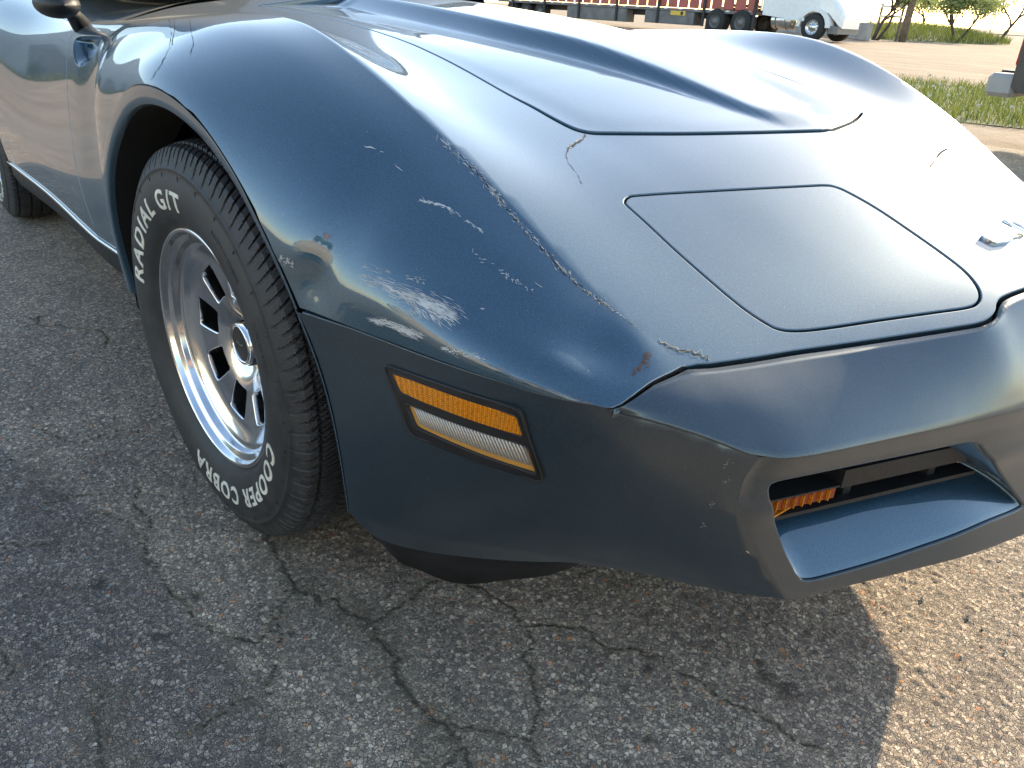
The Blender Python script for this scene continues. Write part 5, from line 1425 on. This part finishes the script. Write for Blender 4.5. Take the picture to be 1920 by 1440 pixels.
D1.scatter([(685, 502), (735, 512)], 2, 16, 14, 1.4, .3); D1.scatter([(765, 520), (800, 531)], 3, 18, 12, 1.3, .4)
for u, v, a, L, w in [(694, 277, .35, 24, 3.5), (716, 285, .1, 8, 2), (748, 315, .7, 22, 1.8), (1010, 535, .6, 20, 1.5), (905, 579, .3, 8, 3)]: D1.sliver(u, v, a, L, w)
D1.scatter([(528, 486), (545, 492), (552, 503)], 3, 30, 10, 2.2, .8)
D1.build("paint_scrapes", M['primer'], near_f)
D2 = Decal(S1); D2.line(ridge[3:], 2.0, 2.2, 6, .25); D2.scatter(ridge[6:], 3, 26, 9, 2., .6); D2.build("fibre_chips", M['fibre'], near_f)
D3 = Decal(S1); D3.line(ridge[2:], 1.4, 2.5, 6, .2, lift=.0008)
for pl in ([(313, 0), (316, 30), (322, 60), (318, 90), (300, 125), (283, 150)], [(350, 0), (356, 40), (362, 80), (356, 105)], [(322, 4), (328, 50), (322, 85)]): D3.line(pl, .8, .6, 6, .1)
D3.line([(700, 40), (725, 52), (740, 75)], .8, .6, 6); D3.build("hairline_cracks", M['crackdark'], near_f)
D4 = Decal(S2); D4.line([(1235, 636), (1262, 654), (1290, 658), (1312, 664), (1330, 674)], 2.6, 2.5, 6); D4.line([(1097, 253), (1090, 263), (1076, 270), (1066, 278)], 2.6, 2.0, 4)
D4.build("crack_chips", M['fibre'], front_panel)
D5 = Decal(S2); D5.line([(1236, 638), (1262, 656), (1290, 660), (1312, 666), (1328, 676)], 2.0, 2.5, 5, lift=.0009); D5.line([(1098, 254), (1091, 264), (1077, 272), (1066, 280), (1061, 292)], 2.4, 1.6, 4, lift=.0009)
D5.line([(1061, 292), (1066, 305), (1080, 324), (1090, 345)], .8, .7, 5); D5.build("panel_crack", M['crackdark'], front_panel)
D6 = Decal(S1); D6.scatter([(1216, 664), (1205, 680), (1188, 706)], 3, 40, 16, 3.5, .2); D6.build("brown_scuff", M['rust'], near_f)
sbp_o = bumper_side[0]
D7 = Decal(SB)
for u, v in [(1365, 868), (1362, 900), (1336, 945), (1320, 985)]: D7.scatter([(u-4, v+4), (u+4, v-5)], 3, 8, 6, 1.3, .8)
D7.sliver(1402, 1035, .3, 8, 3); D7.build("bumper_scuffs", M['fibre'], bumper)
# grey weathering specks by the corner of the bumper top are left to its paint

# =================================================================== PEOPLE standing on the near side (mirrored in the fender)
M['skin'] = plain("skin", (.50, .27, .17), .55, var=.08, bumpscale=12)
M['hair'] = plain("brown_hair", (.04, .022, .012), .7, var=.3, bumpscale=60, bump=.4)
def skinned(name, verts, edges, radii, mat, parent, root=0, levels=2):
    me = bpy.data.meshes.new(name); me.from_pydata([tuple(v) for v in verts], edges, []); o = link(bpy.data.objects.new(name, me)); o.parent = parent; me.materials.append(mat)
    md = o.modifiers.new("skin", 'SKIN'); md.use_smooth_shade = True
    for i, sv_ in enumerate(me.skin_vertices[0].data): r = radii[i]; sv_.radius = r if isinstance(r, tuple) else (r, r); sv_.use_root = (i == root)
    ss = o.modifiers.new("sub", 'SUBSURF'); ss.levels = levels; ss.render_levels = levels; return o
def person(loc, yaw, hands, shirt, pants, label, lean=0.):
    pr = empty("person", loc, label, "person"); pr.rotation_euler = (0, 0, yaw)
    L = lean
    J = {'pel': (0, 0, .95), 'waist': (.05*L, 0, 1.10), 'chest': (.14*L, 0, 1.30), 'neck': (.22*L, 0, 1.47), 'jaw': (.26*L+.015, 0, 1.56), 'head': (.28*L+.015, 0, 1.66), 'crown': (.28*L+.005, 0, 1.735)}
    V = [J[k] for k in ('pel', 'waist', 'chest', 'neck', 'jaw', 'head', 'crown')]; E = [(i, i+1) for i in range(6)]; Rr = [(.15, .11), (.14, .10), (.165, .115), .055, (.062, .07), (.078, .095), (.05, .06)]
    def chain(root, pts, rs):
        p = root
        for q, r in zip(pts, rs): V.append(q); Rr.append(r); E.append((p, len(V)-1)); p = len(V)-1
        return p
    hand_idx = []
    for s, h in zip((1, -1), hands):
        sh = (.20*L, s*.19, 1.40); el = tuple((sh[i]+h[i])/2+(0, s*.07, -.07)[i] for i in range(3))
        pal = tuple(h[i]+(h[i]-el[i])*.25 for i in range(3))
        hand_idx.append((chain(2, [sh, el, h, pal], [.06, .042, .029, (.022, .04)]), el, h, pal, s))
    for s in (1, -1): chain(0, [(0, s*.10, .90), (.03, s*.11, .50), (-.02, s*.115, .09), (.13, s*.125, .04)], [.09, .058, .04, (.04, .03)])
    skinned("body", V, E, Rr, M['skin'], pr)
    for idx, el, h, pal, s in hand_idx:      # fingers
        d = (Vector(pal)-Vector(el)).normalized(); side = Vector((0, s, 0)); side = (side-d*side.dot(d)).normalized(); up = d.cross(side)
        for k, ln in enumerate((.062, .074, .070, .055)):
            b = Vector(pal)+side*(.026-.0175*k); mids = [b-d*.015, b+d*ln*.45+up*.004, b+d*ln*.75-up*.012*s, b+d*ln*.95-up*.026*s]
            skinned("finger", mids, [(0, 1), (1, 2), (2, 3)], [.009, .0085, .0078, .007], M['skin'], pr, 0, 1)
        b = Vector(pal)-d*.045-side*.02*-1; mids = [b, b+side*.03+d*.02, b+side*.042+d*.05]
        skinned("thumb", mids, [(0, 1), (1, 2)], [.011, .010, .008], M['skin'], pr, 0, 1)
    V = [J['pel'], J['waist'], J['chest'], (.2*L, 0, 1.43)]; E = [(0, 1), (1, 2), (2, 3)]; Rr = [(.175, .135), (.165, .125), (.185, .135), .075]
    for s, h in zip((1, -1), hands):
        sh = (.20*L, s*.19, 1.40); el = tuple((sh[i]+h[i])/2+(0, s*.07, -.07)[i] for i in range(3)); m_ = tuple(sh[i]*.25+el[i]*.75 for i in range(3)); k = len(V)
        V += [sh, m_]; Rr += [.078, .066]; E += [(2, k), (k, k+1)]
    skinned("shirt", V, E, Rr, plain("shirt_cloth", shirt, .9, var=.15, bumpscale=14, bump=.3), pr)
    V = [(0, 0, 1.0), (0, 0, .93)]; E = [(0, 1)]; Rr = [(.165, .125), (.165, .13)]
    for s in (1, -1):
        k = len(V); V += [(0, s*.10, .86), (.03, s*.11, .50), (-.02, s*.115, .12)]; Rr += [.105, .078, .062]; E += [(1, k), (k, k+1), (k+1, k+2)]
    skinned("trousers", V, E, Rr, plain("denim", pants, .9, var=.2, bumpscale=18, bump=.3), pr)
    for s in (1, -1): skinned("shoe", [(-.07, s*.115, .055), (.03, s*.12, .05), (.14, s*.125, .042)], [(0, 1), (1, 2)], [(.045, .05), (.048, .045), (.045, .036)], M['truckdark'], pr)
    hd = J['head']; skinned("hair", [(hd[0]-.035, 0, hd[2]-.02), (hd[0]-.02, 0, hd[2]+.05), (hd[0]+.03, 0, hd[2]+.075)], [(0, 1), (1, 2)], [(.07, .065), (.08, .075), (.06, .05)], M['hair'], pr)
    skinned("nose", [(hd[0]+.085, 0, hd[2]-.005), (hd[0]+.105, 0, hd[2]-.03)], [(0, 1)], [.010, .014], M['skin'], pr, 0, 1)
    for s in (1, -1):
        mb = MB(); mb.lathe([(.001, .011), (.008, .008), (.011, 0), (.008, -.008), (.001, -.011)], 10, 'z', (hd[0]+.078, s*.032, hd[2]+.005)); mb.build("eye", M['eye'], pr, True)
        skinned("ear", [(hd[0], s*.085, hd[2]+.015), (hd[0], s*.088, hd[2]-.03)], [(0, 1)], [(.02, .01), (.014, .008)], M['skin'], pr, 0, 1)
    mb = MB(); mb.box((hd[0]+.082, 0, hd[2]-.065), (.008, .045, .008), bev=.003); mb.build("mouth", M['lip'], pr)
    return pr
M['eye'] = plain("eye", (.08, .06, .05), .15); M['lip'] = plain("lip", (.35, .13, .11), .5)
yw = YAW
def loc_hand(P, base):   # world point -> person's local frame
    d = Vector(P)-Vector(base); return tuple(Matrix.Rotation(-yw, 3, 'Z') @ d)
pb = (CAM[0]-math.cos(yw)*.56, CAM[1]-math.sin(yw)*.56, 0)
back_ = CAM-np.array(_F)*.10
hL = back_-np.array(_R)*.09; hR = back_+np.array(_R)*.09
person(pb, yw, [loc_hand(hL, pb), loc_hand(hR, pb)], (.035, .09, .085), (.05, .085, .17), "person in dark green shirt and jeans holding up a phone toward the car", lean=.6)
phc = CAM-np.array(_F)*.045
mb = MB(); mb.box((0, 0, 0), (.155, .075, .009), bev=.004); ph = mb.build("phone", M['black']); tag(ph, "black phone held out sideways in both hands", "phone")
ph.matrix_world = Matrix(((_R[0], _U[0], -_F[0], phc[0]), (_R[1], _U[1], -_F[1], phc[1]), (_R[2], _U[2], -_F[2], phc[2]), (0, 0, 0, 1)))
person((.55, -3.35, 0), R_(95), [(.05, .27, .86), (.06, -.27, .86)], (.05, .11, .09), (.12, .12, .13), "person in green shirt standing with arms down in the shade")
